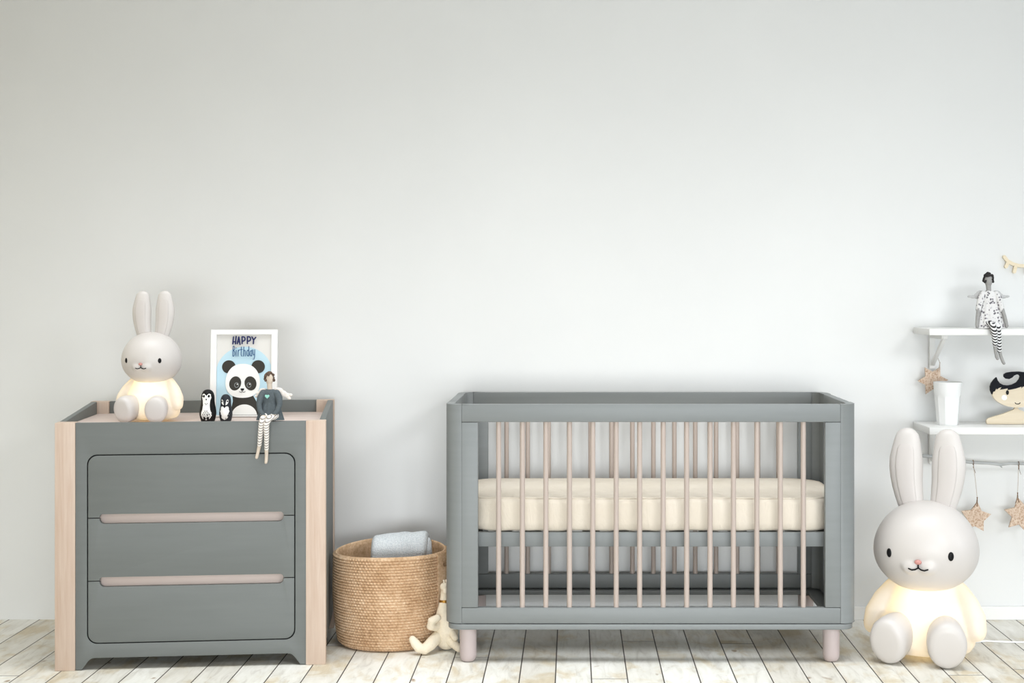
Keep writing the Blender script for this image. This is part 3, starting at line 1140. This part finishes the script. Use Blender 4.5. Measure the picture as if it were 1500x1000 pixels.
# ------------------------------------------------------------------ rag dolls
def build_doll(label, anchor, k, P):
    """anchor: world point of the seat edge; k: pixels per metre; P: the doll's own measures in photo pixels"""
    ax, ay = P['a']
    r = thing('angel_doll', label, 'doll', anchor, P.get('rot', 0.0))
    V = lambda x, y, d=0.0: Vector(((x - ax) / k, d / k, (ay - y) / k))
    q = 1.0 / k
    # head, neck and trunk in one
    bm = bmesh.new()
    hx, hy = P['head']
    ell(bm, V(hx, hy, P['hd']), (P['hw'] * q, P['hw'] * q, P['hh'] * q), 20, 14)
    tube(bm, [V(hx, hy + P['hh'] * 0.6, P['hd']), V(P['neck'][0], P['neck'][1], P['hd'])], [3.9 * q, 3.6 * q], 12)
    tube(bm, [V(P['neck'][0], P['neck'][1], P['hd'] + 0.5), V(P['waist'][0], P['waist'][1], P['hd'] + 1), V(P['waist'][0], ay - 6, P['hd'] + 1)], [5 * q, 7 * q, 9 * q], 14)
    blob('body', bm, M[P['skin']], r, 0.0022, 4)
    # curls of hair
    bm = bmesh.new()
    rnd = random.Random(P['seed'])
    for i in range(70):
        a = rnd.uniform(0, 2 * PI)
        e = rnd.uniform(-0.35, 1.0)
        ce = math.sqrt(max(0, 1 - e * e)) if e > 0 else 1
        dx, dyv = math.cos(a) * ce, math.sin(a) * ce
        if dyv < -0.1 and e < 0.55:
            if abs(dx) < 0.72:
                continue
        c = V(hx, hy, P['hd']) + Vector((dx * (P['hw'] + 0.8) * q, dyv * (P['hw'] + 0.6) * q, (e * P['hh'] + 1.0) * q))
        rr = rnd.uniform(1.5, 2.4) * q
        ell(bm, c, (rr, rr, rr), 8, 6)
    to_obj('hair', bm, M[P['hair']], r)
    # dress: bodice and gathered skirt
    bm = bmesh.new()
    rows = P['dress']
    n = 56
    rings = []
    # refine
    R2 = []
    for (y0_, w0, d0, c0), (y1_, w1, d1, c1) in zip(rows, rows[1:]):
        for t in (0, .25, .5, .75):
            R2.append((y0_ + (y1_ - y0_) * t, w0 + (w1 - w0) * t, d0 + (d1 - d0) * t, c0 + (c1 - c0) * t))
    R2.append(rows[-1])
    ys, ye = rows[0][0], rows[-1][0]
    yw = P['waist'][1]
    for y_, w_, d_, cx_ in R2:
        f = max(0.0, (y_ - yw) / (ye - yw)) if ye > yw else 0
        ring = []
        for i in range(n):
            a = 2 * PI * i / n
            pleat = 1 + (0.045 + 0.05 * f) * math.sin(a * 11 + 1.2 * math.sin(a * 3)) * (1 if y_ >= yw - 1 else 0)
            ring.append(bm.verts.new(V(cx_ + w_ * math.cos(a) * pleat, y_, P['hd'] + 0.5 - 0.5 * f * 4 + d_ * math.sin(a) * pleat)))
        rings.append(ring)
    for a_, b_ in zip(rings, rings[1:]):
        for i in range(n):
            bm.faces.new((a_[i], a_[(i + 1) % n], b_[(i + 1) % n], b_[i]))
    bm.faces.new(rings[0])
    bm.faces.new(rings[-1][::-1])
    to_obj('dress', bm, M[P['cloth']], r, angle=80)
    # sleeves and arms
    for pts, rad in P['sleeves']:
        bm = bmesh.new()
        tube(bm, [V(*p) for p in pts], [x * q for x in rad], 14)
        to_obj('sleeve', bm, M[P['cloth']], r)
    for pts, rad in P['arms']:
        bm = bmesh.new()
        tube(bm, [V(*p) for p in pts], [x * q for x in rad], 12)
        # mitten thumb
        e = Vector(V(*pts[-1]))
        ell(bm, e + Vector((1.6 * q, -0.8 * q, 1.2 * q)), (1.1 * q, 1.0 * q, 1.7 * q), 10, 8)
        to_obj('arm', bm, M[P['skin']], r)
    for pts, rad, fpts, frad in P['legs']:
        bm = bmesh.new()
        tube(bm, [V(*p) for p in pts], [x * q for x in rad], 14)
        lg = to_obj('leg', bm, M[P['stock']], r)
        bm = bmesh.new()
        tube(bm, [V(*p) for p in fpts], [x * q for x in frad], 12)
        to_obj('foot', bm, M[P['skin']], lg)
    for outline in P['wings']:
        bm = bmesh.new()
        for (x, y, d, rr, ry) in outline:
            ell(bm, V(x, y, d), (rr * q, 1.6 * q, ry * q), 14, 10)
        blob('wing', bm, M[P['wing']], r, 0.0013, 3)
    if 'heart' in P:
        x, y, d, s_ = P['heart']
        hp = []
        for i in range(28):
            t = 2 * PI * i / 28
            c = V(x + s_ * 16 * math.sin(t) ** 3 / 17, y - s_ * (13 * math.cos(t) - 5 * math.cos(2 * t) - 2 * math.cos(3 * t) - math.cos(4 * t)) / 17)
            hp.append((c.x, c.z))
        plate('heart', [hp], 0.0016, M['mint'], r, 'XZ', d * q, 0.0004)
    return r


# grey doll on the front edge of the dresser
pA = dw(du(394), 0.0)
zA = dz(617.5)
kA = F / pA.y
build_doll('small angel doll in a slate grey dress sitting on the dresser edge', (X(394, pA.y), pA.y, zA), kA, dict(
    a=(394, 617.5), rot=0.0, seed=3, head=(393, 556.5), hw=5.6, hh=9.0, hd=9.0, neck=(393.5, 575), waist=(394, 591),
    skin='skin_beige', hair='hair_brown', cloth='felt_grey', stock='stripe_light', wing='wing_wool',
    dress=[(571.5, 5.5, 5, 393.5), (575, 11.5, 6, 393.7), (582, 12, 7, 393.8), (591, 11, 7, 393.8), (600, 15, 8, 394), (609, 17.5, 9, 394), (616.6, 19.5, 10, 394)],
    sleeves=[([(384, 577, 8), (380.5, 584, 6), (379, 593, 3), (381, 602, -1), (386, 608, -4)], [5.2, 5.4, 4.2, 3.8, 3.4]),
             ([(403.5, 577, 8), (407.5, 584, 6), (409, 593, 3), (407, 602, -1), (402, 608, -4)], [5.2, 5.4, 4.2, 3.8, 3.4])],
    arms=[([(384, 607, -4), (388, 610.5, -6), (392, 612, -7)], [2.4, 2.2, 2.0]),
          ([(404, 607, -4), (400, 610, -6.5), (395.5, 611, -8)], [2.4, 2.2, 2.0])],
    legs=[([(389, 610.5, 8), (388, 611, 0), (386.5, 613.5, -6.5), (385, 620, -8), (383, 637, -7), (381.5, 652, -6.5)], [5, 5, 4.8, 4.4, 3.8, 3.2],
           [(381.6, 651, -6.5), (379.5, 661, -6), (378, 668, -7), (377.6, 670, -8)], [2.9, 2.5, 2.4, 2.2]),
          ([(404, 610.5, 8), (402, 610.5, -1), (396, 612.5, -10), (392.5, 621, -12), (392.5, 640, -10), (392, 658, -8)], [5, 5, 4.8, 4.4, 3.7, 3.1],
           [(392, 657, -8), (391.8, 668, -7.5), (391.6, 675, -8), (391.3, 677, -9)], [2.9, 2.5, 2.4, 2.2])],
    wings=[[(383, 574, 13, 7, 4), (377, 578, 13.5, 5, 3.4), (373, 582, 14, 3, 2.4)],
           [(405, 574, 13, 8, 5), (412, 578, 13.5, 6, 4.6), (418, 581, 14, 5, 4), (423, 580, 14, 3, 2.4), (421, 585, 14, 3, 2)]],
    heart=(391, 581.5, 1.0, 3.6)))

# ------------------------------------------------------------------ wall shelves
YS = 5.638
Xs = X(1361.5, YS)
Xe = Xs + 0.92


def build_shelf(ytop, ybot, label):
    zt, zb = Z(ytop, YS), Z(ybot, YS)
    r = thing('wall_shelf', label, 'shelf', (Xs, YS, zb), 0, 'white wall shelves')
    h = zt - zb
    newbox('board', M['white'], r, 0, Xe - Xs, 0, YW - YS - 0.001, 0, h, bev=0.002)
    dW = YW - YS
    for x0 in (X(1361.5, YW - 0.02) - Xs, 0.78):
        bx = thing('bracket', '', '', (x0, 0, 0))
        for kx in ('label', 'category'):
            del bx[kx]
        bx.parent = r
        t = 0.022
        newbox('upright', M['white'], bx, 0, t, dW - 0.022, dW - 0.001, -0.135, -0.0005, bev=0.0015)
        newbox('arm', M['white'], bx, 0, t, dW - 0.215, dW - 0.0225, -0.016, -0.0005, bev=0.0015)
        bm = bmesh.new()
        box(bm, 0.004, t - 0.004, -0.007, 0.007, 0, 0.222, 0.0015)
        m = Matrix.Translation((0, dW - 0.026, -0.118)) @ Matrix.Rotation(math.radians(60), 4, 'X')
        bmesh.ops.transform(bm, matrix=m, verts=bm.verts[:])
        to_obj('brace', bm, M['white'], bx)
    return zt


z_up = build_shelf(481.5, 491.0, 'upper white wall shelf carrying the floral-dressed doll')
z_lo = build_shelf(626, 636.5, 'lower white wall shelf carrying the mug and wooden boy')

# floral doll on the upper shelf
kB = F / YS
build_doll('small angel doll in a white floral dress sitting on the upper wall shelf', (X(1453, YS), YS, z_up), kB, dict(
    a=(1453, 481), rot=0.0, seed=5, head=(1450.3, 410.0), hw=6.0, hh=9.5, hd=9.0, neck=(1451, 428), waist=(1452, 443),
    skin='skin_grey', hair='hair_dark', cloth='floral', stock='stripe_dark', wing='wing_grey',
    dress=[(425, 5.5, 5, 1451.5), (428.5, 10.5, 6, 1451.8), (435, 11.5, 7, 1452), (443, 11, 7, 1452.2), (454, 15, 8, 1453), (466, 18.5, 9, 1453.5), (480.2, 21.5, 10, 1454)],
    sleeves=[([(1442, 430, 8), (1438.5, 437, 7), (1436, 446, 6), (1434.5, 453, 5)], [4.6, 5.0, 4.4, 4.0]),
             ([(1461.5, 430, 8), (1465, 437, 7), (1467.5, 446, 6), (1469, 453, 5)], [4.6, 5.0, 4.4, 4.0])],
    arms=[([(1434.3, 452, 4), (1432.3, 464, 2), (1431, 475, 0.5), (1431.5, 478, 0)], [2.9, 2.7, 2.5, 2.3]),
          ([(1469.3, 452, 4), (1472.5, 464, 2), (1474.5, 474, 0.5), (1474.5, 477.5, 0)], [2.9, 2.7, 2.5, 2.3])],
    legs=[([(1447, 474.5, 8), (1449, 473.5, -1), (1452, 475.5, -8.5), (1453.5, 485, -10.5), (1454.5, 495, -9.5), (1455, 504, -9)], [5, 5, 4.8, 4.6, 4.0, 3.4],
           [(1455, 503, -9), (1456.2, 514, -8), (1457.5, 522, -9), (1458.4, 524, -10)], [2.9, 2.5, 2.4, 2.2]),
          ([(1459, 474.5, 8), (1459.5, 475, 0), (1460, 477.5, -5), (1460.5, 486, -6.5), (1461.5, 500, -6), (1462.3, 513, -6)], [5, 5, 4.6, 4.2, 3.8, 3.2],
           [(1462.3, 512, -6), (1464.5, 521, -5.5), (1467.3, 529, -7), (1468.3, 531, -8)], [2.8, 2.5, 2.4, 2.2])],
    wings=[[(1440, 430.5, 13, 7.5, 6), (1435, 433, 13.5, 5.5, 4.4), (1429, 434, 14, 4.5, 2.6), (1424, 433.5, 14, 3.6, 1.9)],
           [(1463, 430.5, 13, 7.5, 6), (1468.5, 433, 13.5, 5.5, 4.4), (1474.5, 434, 14, 4.5, 2.6), (1479.5, 433.5, 14, 3.6, 1.9)]]))


# white faceted mug on the lower shelf
def build_mug():
    Ym = 5.755
    k = Ym / F
    r = thing('mug', 'white faceted beaker standing on the lower wall shelf', 'mug', (X(1388, Ym), Ym, z_lo))
    Rb, Rt, hh = 15.3 * k, 20.8 * k, 62.5 * k
    n, rows = 80, 26
    bm = bmesh.new()
    rings = []

    def ring(rr, zz, facet):
        out = []
        for i in range(n):
            a = 2 * PI * i / n
            s = 2 * PI / 10
            b = ((a + s / 2) % s) - s / 2
            f = math.cos(s / 2) / math.cos(b)
            q = rr * (1 + (f - 1) * facet)
            out.append(bm.verts.new((q * math.cos(a + 0.2), q * math.sin(a + 0.2), zz)))
        return out
    for i in range(rows + 1):
        t = i / rows
        rr = Rb + (Rt - Rb) * t
        fac = 1.0 if t < 0.66 else max(0.0, 1 - (t - 0.66) / 0.05)
        rings.append(ring(rr * (0.96 if i == 0 else 1), hh * t, fac))
    for rr, zz in ((Rt - 0.001, hh + 0.0012), (Rt - 0.0025, hh + 0.0008), (Rt - 0.0032, hh - 0.002), (Rb - 0.003, 0.006)):
        rings.append(ring(rr, zz, 0))
    for a, b in zip(rings, rings[1:]):
        for i in range(n):
            bm.faces.new((a[i], a[(i + 1) % n], b[(i + 1) % n], b[i]))
    bm.faces.new(rings[0][::-1])
    bm.faces.new(rings[-1])
    to_obj('cup', bm, M['ceramic'], r, angle=20)


build_mug()


# wooden boy figure on the lower shelf
def build_boy():
    Yb = 5.77
    k = Yb / F / 7.694
    r = thing('wooden_figure', 'flat pale wooden boy figure with a black quiff on the lower shelf', 'figurine', (X(1489, Yb), Yb, z_lo))
    T = lambda pl: [((x - 1300) * k, (776 - y) * k) for x, y in pl]
    mir = lambda pl: [(2600 - x, y) for x, y in pl[::-1]]
    # body with shoulders
    left = [(1268, 576), (1282, 592), (1265, 610), (1150, 655), (1040, 688), (980, 708), (962, 728), (962, 755), (972, 773)]
    body = left + mir(left)
    plate('shoulders', [T(body)], 0.014, M['ply'], r, 'XZ', 0.0, 0.001)
    face = [(1300 + 292 * math.cos(math.radians(a)), 400 - 186 * math.sin(math.radians(a)) * (1.0 if a < 180 else 0.98)) for a in range(0, 360, 4)]
    face = [(x, max(y, 348 + 0.0002 * (x - 1300) ** 2)) for x, y in face]
    f = plate('head', [T(face)], 0.014, M['ply'], r, 'XZ', -0.0145, 0.001)
    hair = [(1015, 438), (996, 390), (994, 345), (1008, 305), (1036, 268), (1064, 242), (1076, 275), (1100, 308), (1140, 328), (1190, 334),
            (1240, 326), (1290, 300), (1322, 262), (1330, 232), (1318, 214), (1290, 210), (1262, 222), (1238, 246), (1205, 262), (1170, 258),
            (1148, 236), (1150, 208), (1180, 190), (1240, 181), (1320, 178), (1390, 186), (1460, 206), (1520, 240), (1570, 290), (1600, 350),
            (1606, 400), (1590, 440), (1570, 396), (1560, 420), (1536, 380), (1500, 376), (1440, 352), (1400, 330), (1382, 352), (1366, 338),
            (1340, 368), (1346, 346), (1280, 368), (1210, 382), (1186, 384), (1190, 366), (1150, 374), (1100, 382), (1122, 350), (1086, 364),
            (1068, 380), (1060, 366), (1044, 400), (1026, 404)]
    plate('hair', [T(hair)], 0.0155, M['hair_black'], r, 'XZ', -0.0165, 0.0006)
    for x in (1185, 1415):
        plate('eye', [T(oval(x, 413, 17, 26))], 0.0016, M['black'], f, 'XZ', -0.0158, 0.0004)
    for x in (1150, 1450):
        plate('cheek', [T(oval(x, 470, 31, 31))], 0.0012, M['print_white'], f, 'XZ', -0.0155, 0.0003)
    bm = bmesh.new()
    pts = []
    for x, y in arcpts(1300, 526, 28, 16, 170, 10):
        q = T([(x, y)])[0]
        pts.append((q[0], -0.0148, q[1]))
    tube(bm, pts, 4.5 * k, 8)
    to_obj('mouth', bm, M['black'], f)


build_boy()


# ------------------------------------------------------------------ twig with hanging stars
def star(npt, ro, ri, a0):
    pts = []
    for i in range(npt * 2):
        a = math.radians(a0) + PI * i / npt
        rr = ro if i % 2 == 0 else ri
        pts.append((rr * math.cos(a), rr * math.sin(a)))
    return pts


def build_star(label, px, py, Y, npt, rpx, a0, tie, grp='bark stars on strings'):
    k = Y / F
    r = thing('star_ornament', label, 'ornament', (X(px, Y), Y, Z(py, Y)), 0, grp)
    sp = star(npt, rpx * k, rpx * k * 0.56, a0)
    plate('star', [sp], 0.009, M['cork'], r, 'XZ', -0.0045, 0.0008)
    # string: from a hole near the tip up to the tie point
    tx, ty, Yt = tie
    top = Vector((X(tx, Yt) - r.location.x, Yt - Y, Z(ty, Yt) - r.location.z))
    tip = max(sp, key=lambda p_: p_[1])
    hole = Vector((tip[0] * 0.72, -0.0062, tip[1] * 0.72))
    knot = Vector((tip[0] * 0.95, -0.002, tip[1] + 6 * k))
    bm = bmesh.new()
    tube(bm, [hole, Vector((tip[0] * 0.92, -0.0055, tip[1] * 0.95)), knot], 0.0013, 6)
    tube(bm, [hole + Vector((-5 * k, 0.0005, -1 * k)), Vector((tip[0] * 0.92 - 1.5 * k, -0.0055, tip[1] * 0.93)), knot], 0.0011, 6)
    ell(bm, knot, (0.0026, 0.0026, 0.0026), 10, 8)
    to_obj('tie', bm, M['twine' if abs(Yt - Y) < 0.02 else 'twine_pale'], r)
    bm = bmesh.new()
    tube(bm, [knot, knot.lerp(top, 0.5) + Vector((0.0006, 0, 0)), top], 0.0011, 6)
    to_obj('string', bm, M['twine_pale'], r)
    return r, top


YT = 5.835
twig_pts = [(1352, 667.5), (1380, 670), (1405, 675), (1426, 677), (1450, 678.5), (1465, 680), (1480, 678.5), (1500, 679), (1530, 680), (1570, 682)]
bm = bmesh.new()
tube(bm, [(X(a, YT), YT + 0.003 * math.sin(i * 2.1), Z(b, YT)) for i, (a, b) in enumerate(twig_pts)],
     [0.0068, 0.0064, 0.006, 0.0062, 0.0056, 0.0062, 0.0054, 0.0056, 0.005, 0.0045], 10)
# a broken-off knot
tube(bm, [(X(1464, YT), YT, Z(680, YT)), (X(1467, YT), YT - 0.004, Z(684, YT))], [0.004, 0.0025], 8)
tag(to_obj('twig', bm, M['twig']), 'silver-grey twig strung level beneath the lower wall shelf', 'twig')


def loop(r, top):
    # string loop round the twig
    bm = bmesh.new()
    pts = [top + Vector((0.0, 0.0085 * math.cos(a), 0.0085 * math.sin(a) + 0.0)) for a in (2 * PI * i / 12 for i in range(13))]
    tube(bm, pts, 0.0012, 6, cap=False)
    lo = top + Vector((0, -0.004, -0.018))
    tube(bm, [top + Vector((0, -0.0085, 0)), lo], 0.0012, 6)
    ell(bm, lo, (0.002, 0.002, 0.003), 8, 6)
    tube(bm, [lo, lo + Vector((0.008, 0.0, -0.022))], 0.0008, 6)
    to_obj('loop', bm, M['twine'], r)


r_, t_ = build_star('five-pointed bark star hanging from the twig beside the rabbit ears', 1429, 757.5, YT - 0.009, 5, 23, 84, (1425.5, 677, YT))
loop(r_, t_)
r_, t_ = build_star('bark star hanging from the twig, cut by the right photo edge', 1496.5, 753.5, YT - 0.009, 6, 26.5, 104, (1492, 679, YT))
loop(r_, t_)
build_star('six-pointed tan star hanging behind the white beaker', 1366.5, 557, YW - 0.045, 6, 22.5, 62, (1371, 518, YW - 0.10), 'bark star behind the beaker')


# wooden eyelash on the wall
def build_lash():
    Yl = YW - 0.012
    k = Yl / F
    r = bmesh.new()
    segs = [[(1471.5, 376), (1476, 382), (1484, 386.5), (1493, 389), (1504, 389.5), (1515, 389), (1524, 386.5), (1532, 382), (1536.5, 376)]]
    for a, b in (((1477, 384), (1474, 390.5)), ((1488, 389), (1486, 398)), ((1504, 390), (1504, 400)), ((1520, 389), (1522, 398)), ((1531, 384), (1534, 390.5))):
        segs.append([a, b])
    tagged = bmesh.new()
    lift = 0.0
    for s in segs:
        for a, b in zip(s, s[1:]):
            lift += 0.00025
            a, b = Vector(a), Vector(b)
            d = (b - a).normalized()
            nrm = Vector((-d.y, d.x)) * 2.4
            ol = []
            for q in range(9):
                t = PI / 2 + PI * q / 8
                ol.append(a + d * 2.4 * math.cos(t) + nrm * math.sin(t))
            for q in range(9):
                t = -PI / 2 + PI * q / 8
                ol.append(b + d * 2.4 * math.cos(t) + nrm * math.sin(t))
            fr = [tagged.verts.new((X(p_.x, Yl), Yl - lift, Z(p_.y, Yl))) for p_ in ol]
            bk = [tagged.verts.new((v.co.x, YW - 0.001, v.co.z)) for v in fr]
            tagged.faces.new(fr)
            tagged.faces.new(bk[::-1])
            for i in range(len(fr)):
                j = (i + 1) % len(fr)
                tagged.faces.new((fr[i], bk[i], bk[j], fr[j]))
    o = to_obj('eyelash_decoration', tagged, M['ply_light'], smooth=False)
    tag(o, 'pale wooden closed-eyelash shape fixed to the wall above the shelf', 'wall decoration')


build_lash()


# ------------------------------------------------------------------ basket, towel, giraffe
def build_basket():
    R = 0.203
    Yb = 5.338 + R
    cx = X(482.5, Yb) + R + 0.020
    r = thing('basket', 'round braided jute basket on the floor between dresser and crib', 'basket', (cx, Yb, 0))
    hh = 0.334
    rows = 33
    nst = 104
    n = nst * 6

    def rad(t):
        return R * (0.905 + 0.115 * math.sin(min(t * 1.5, 1) * PI / 2) - 0.03 * t)

    def rimz(a):
        # soft rim: dips a little in front, lifts at the back and the right
        return 1.0 + 0.018 * math.sin(a) - 0.012 * math.cos(2 * a) + 0.008 * math.cos(a)
    bm = bmesh.new()
    rings = []
    per = 5
    for i in range(rows * per + 1):
        t = i / (rows * per)
        row, ph = divmod(i, per)
        ring = []
        ridge = math.sin(PI * ph / per)
        for k in range(n):
            a = 2 * PI * k / n
            st = abs(math.sin(nst / 2 * a + (row % 2) * PI / 2 + ph / per * 1.1))
            d = 0.0075 * (ridge ** 0.5) * (0.15 + 0.85 * st ** 0.7)
            rr = rad(t) + d
            if t < 0.06:
                rr -= 0.018 * (1 - t / 0.06) ** 2
            ring.append(bm.verts.new((rr * math.cos(a), rr * math.sin(a), hh * t * (1 + (rimz(a) - 1) * t))))
        rings.append(ring)
    th = 0.009
    # rim roll and inside
    for q in range(1, 6):
        b = PI * q / 5
        ring = []
        for k in range(n):
            a = 2 * PI * k / n
            rr = rad(1) - th / 2 + th / 2 * math.cos(b)
            ring.append(bm.verts.new((rr * math.cos(a), rr * math.sin(a), hh * rimz(a) + th / 2 * math.sin(b))))
        rings.append(ring)
    for i in range(44, -1, -1):
        t = 0.03 + 0.95 * i / 44
        ring = []
        for k in range(n):
            a = 2 * PI * k / n
            rr = rad(t) - th - 0.002 * (i % 2)
            ring.append(bm.verts.new((rr * math.cos(a), rr * math.sin(a), hh * t * (1 + (rimz(a) - 1) * t))))
        rings.append(ring)
    for a, b in zip(rings, rings[1:]):
        for k in range(n):
            bm.faces.new((a[k], a[(k + 1) % n], b[(k + 1) % n], b[k]))
    bm.faces.new(rings[0][::-1])
    bm.faces.new(rings[-1])
    to_obj('bowl', bm, M['jute'], r, angle=80)
    # stiff side handle with a grip hole, bulging out on the right
    for ang in (-4,):
        bm = bmesh.new()
        rows_h, cols = 34, 30
        grid = {}
        for j in range(rows_h + 1):
            for i in range(cols + 1):
                s = (i / cols - 0.5) * 2
                t = j / rows_h
                bul = (1 - s * s) ** 0.8 * 0.010 * min(1, 0.55 + 0.9 * t) * (1 if t < 0.97 else 0.97)
                a = math.radians(ang) + s * 0.46
                zz = 0.11 + 0.222 * t
                rr = rad(zz / hh) + 0.003 + bul + 0.0030 * (j % 2)
                grid[i, j] = (rr * math.cos(a), rr * math.sin(a), zz)
        vv = {k_: bm.verts.new(p_) for k_, p_ in grid.items()}
        for j in range(rows_h):
            for i in range(cols):
                s = ((i + 0.5) / cols - 0.5) * 2
                t = (j + 0.5) / rows_h
                if (s / 0.72) ** 2 + ((t - 0.83) / 0.095) ** 2 < 1:
                    continue
                bm.faces.new((vv[i, j], vv[i + 1, j], vv[i + 1, j + 1], vv[i, j + 1]))
        for v in [v for v in bm.verts if not v.link_faces]:
            bm.verts.remove(v)
        me = bpy.data.meshes.new('h')
        bm.to_mesh(me)
        bm.free()
        o = bpy.data.objects.new('h', me)
        C.objects.link(o)
        sm = o.modifiers.new('s', 'SOLIDIFY')
        sm.thickness = 0.008
        sm.offset = 0
        m2 = eval_mesh(o)
        bpy.data.objects.remove(o)
        m2.name = 'handle'
        if ang == -4:
            mesh_obj('handle', m2, M['jute'], r, angle=60)
    return cx, Yb


bk_x, bk_y = build_basket()


def build_towel():
    # thick towel folded over and stood in the basket
    Yt = bk_y + 0.03
    k = Yt / F
    ztop = Z(779, Yt)
    z0 = 0.012
    cx = X(579, Yt)
    o = bmesh.new()
    hw = 40 * k
    h = ztop - z0
    nx, ns = 26, 60
    prof = []
    dp = 0.058          # half depth of the fold
    rt = 0.05
    # outline in (y, z): up the front, over the fold, down the back
    for i in range(20):
        prof.append((-dp, (h - rt) * i / 19))
    for i in range(1, 20):
        a = PI - PI * i / 20
        prof.append((dp * math.cos(a), h - rt + rt * math.sin(a)))
    for i in range(20):
        prof.append((dp, (h - rt) * (1 - i / 19)))
    rows = []
    for j in range(nx + 1):
        s = j / nx * 2 - 1
        ring = []
        edge = 1 - max(0, (abs(s) - 0.86) / 0.14) ** 2 * 0.28
        for y, z in prof:
            skew = 0.020 * (z / h)
            wob = noise.noise(Vector((s * 2.2, y * 14, z * 9))) * 0.006
            zz = z - (1 - edge) * 0.05 * (z / h) - 0.012 * (z / h) * (s * -0.6 + 0.1)
            ring.append(o.verts.new((cx + s * hw * (0.97 + 0.05 * z / h) + skew + wob * 0.6, Yt + y * edge + wob, z0 + max(0, zz + (wob if z > 0.05 else 0)))))
        rows.append(ring)
    for a, b in zip(rows, rows[1:]):
        for i in range(len(prof) - 1):
            o.faces.new((a[i], a[i + 1], b[i + 1], b[i]))
        o.faces.new((a[-1], a[0], b[0], b[-1]))
    o.faces.new(rows[0])
    o.faces.new(rows[-1][::-1])
    # the rolled inner layer showing at the right-hand end
    tube(o, [(cx + hw * 0.99 + 0.018, Yt - 0.012, z0 + 0.02), (cx + hw * 0.99 + 0.02, Yt - 0.012, z0 + h * 0.5), (cx + hw * 0.96 + 0.018, Yt - 0.01, z0 + h - 0.035)], [0.024, 0.024, 0.020], 14)
    ob = to_obj('towel', o, M['towel'], angle=70)
    tag(ob, 'pale blue-grey terry towel folded inside the jute basket', 'towel')


build_towel()


def build_giraffe():
    Yg = 5.40
    k = Yg / F
    ax, ay = 655, 957
    r = thing('giraffe_toy', 'cream cloth giraffe toy sitting against the basket beside the crib', 'soft toy', (X(ax, Yg), Yg, 0))
    V = lambda x, y, d=0.0: Vector(((x - ax) * k, d, (ay - y) * k + 0.0))
    bm = bmesh.new()
    # belly, tapering neck and small head
    tube(bm, [V(654, 941, 0), V(654, 931, 0), V(651.5, 919, 0.004), V(648.8, 905, 0.008), V(650, 893, 0.012), V(650.5, 880, 0.014), V(651.5, 870, 0.014)],
         [0.037, 0.043, 0.036, 0.0265, 0.0195, 0.0150, 0.0150], 20)
    ell(bm, V(650.0, 864.5, 0.008), (0.0145, 0.018, 0.0145), 18, 12)
    tube(bm, [V(652.0, 868, 0.006), V(652, 871, -0.010)], [0.010, 0.008], 12)
    blob('body', bm, M['giraffe'], r, 0.0035, 4)
    bm = bmesh.new()
    tube(bm, [V(651, 862, 0.014), V(649.5, 856.5, 0.016)], [0.003, 0.0036], 10)
    tube(bm, [V(653, 862, 0.022), V(653, 856.5, 0.026)], [0.003, 0.0036], 10)
    to_obj('horns', bm, M['giraffe'], r)
    bm = bmesh.new()
    lathe(bm, [(0.0140, -0.0125), (0.0185, -0.0125), (0.0180, 0.0125), (0.0140, 0.0125)], 28, c=(V(650.3, 0)[0], 0.0135))
    bmesh.ops.translate(bm, vec=(0, 0, V(0, 889)[2]), verts=bm.verts[:])
    to_obj('neck_band', bm, M['brass'], r)
    # bent arm on the left, one hidden on the right
    for pts, rad in (([V(646, 915, -0.004), V(638, 921, -0.024), V(633, 918, -0.040), V(634, 910, -0.046), V(642, 906.5, -0.040)], [0.017, 0.0175, 0.0175, 0.0155, 0.0135]),
                     ([V(656, 926, -0.004), V(664, 930, -0.03), V(668, 934, -0.05)], [0.013, 0.0135, 0.012])):
        bm = bmesh.new()
        tube(bm, pts, rad, 14)
        blob('arm', bm, M['giraffe'], r, 0.003, 4)
    # legs: knee bent, foot lifted
    for pts, rad in (([V(641, 938, -0.022), V(632, 946, -0.055), V(624, 951, -0.075), V(617, 948, -0.080), V(611.5, 941.5, -0.078), V(607.5, 936, -0.076)], [0.022, 0.0215, 0.0190, 0.018, 0.0165, 0.013]),
                     ([V(659, 940, -0.020), V(667, 944, -0.045), V(674, 948, -0.070)], [0.018, 0.016, 0.013])):
        bm = bmesh.new()
        tube(bm, pts, rad, 16)
        lo = min(v.co.z for v in bm.verts)
        if lo < 0.001:
            for v in bm.verts:
                v.co.z += 0.001 - lo
        blob('leg', bm, M['giraffe'], r, 0.0032, 4)


build_giraffe()
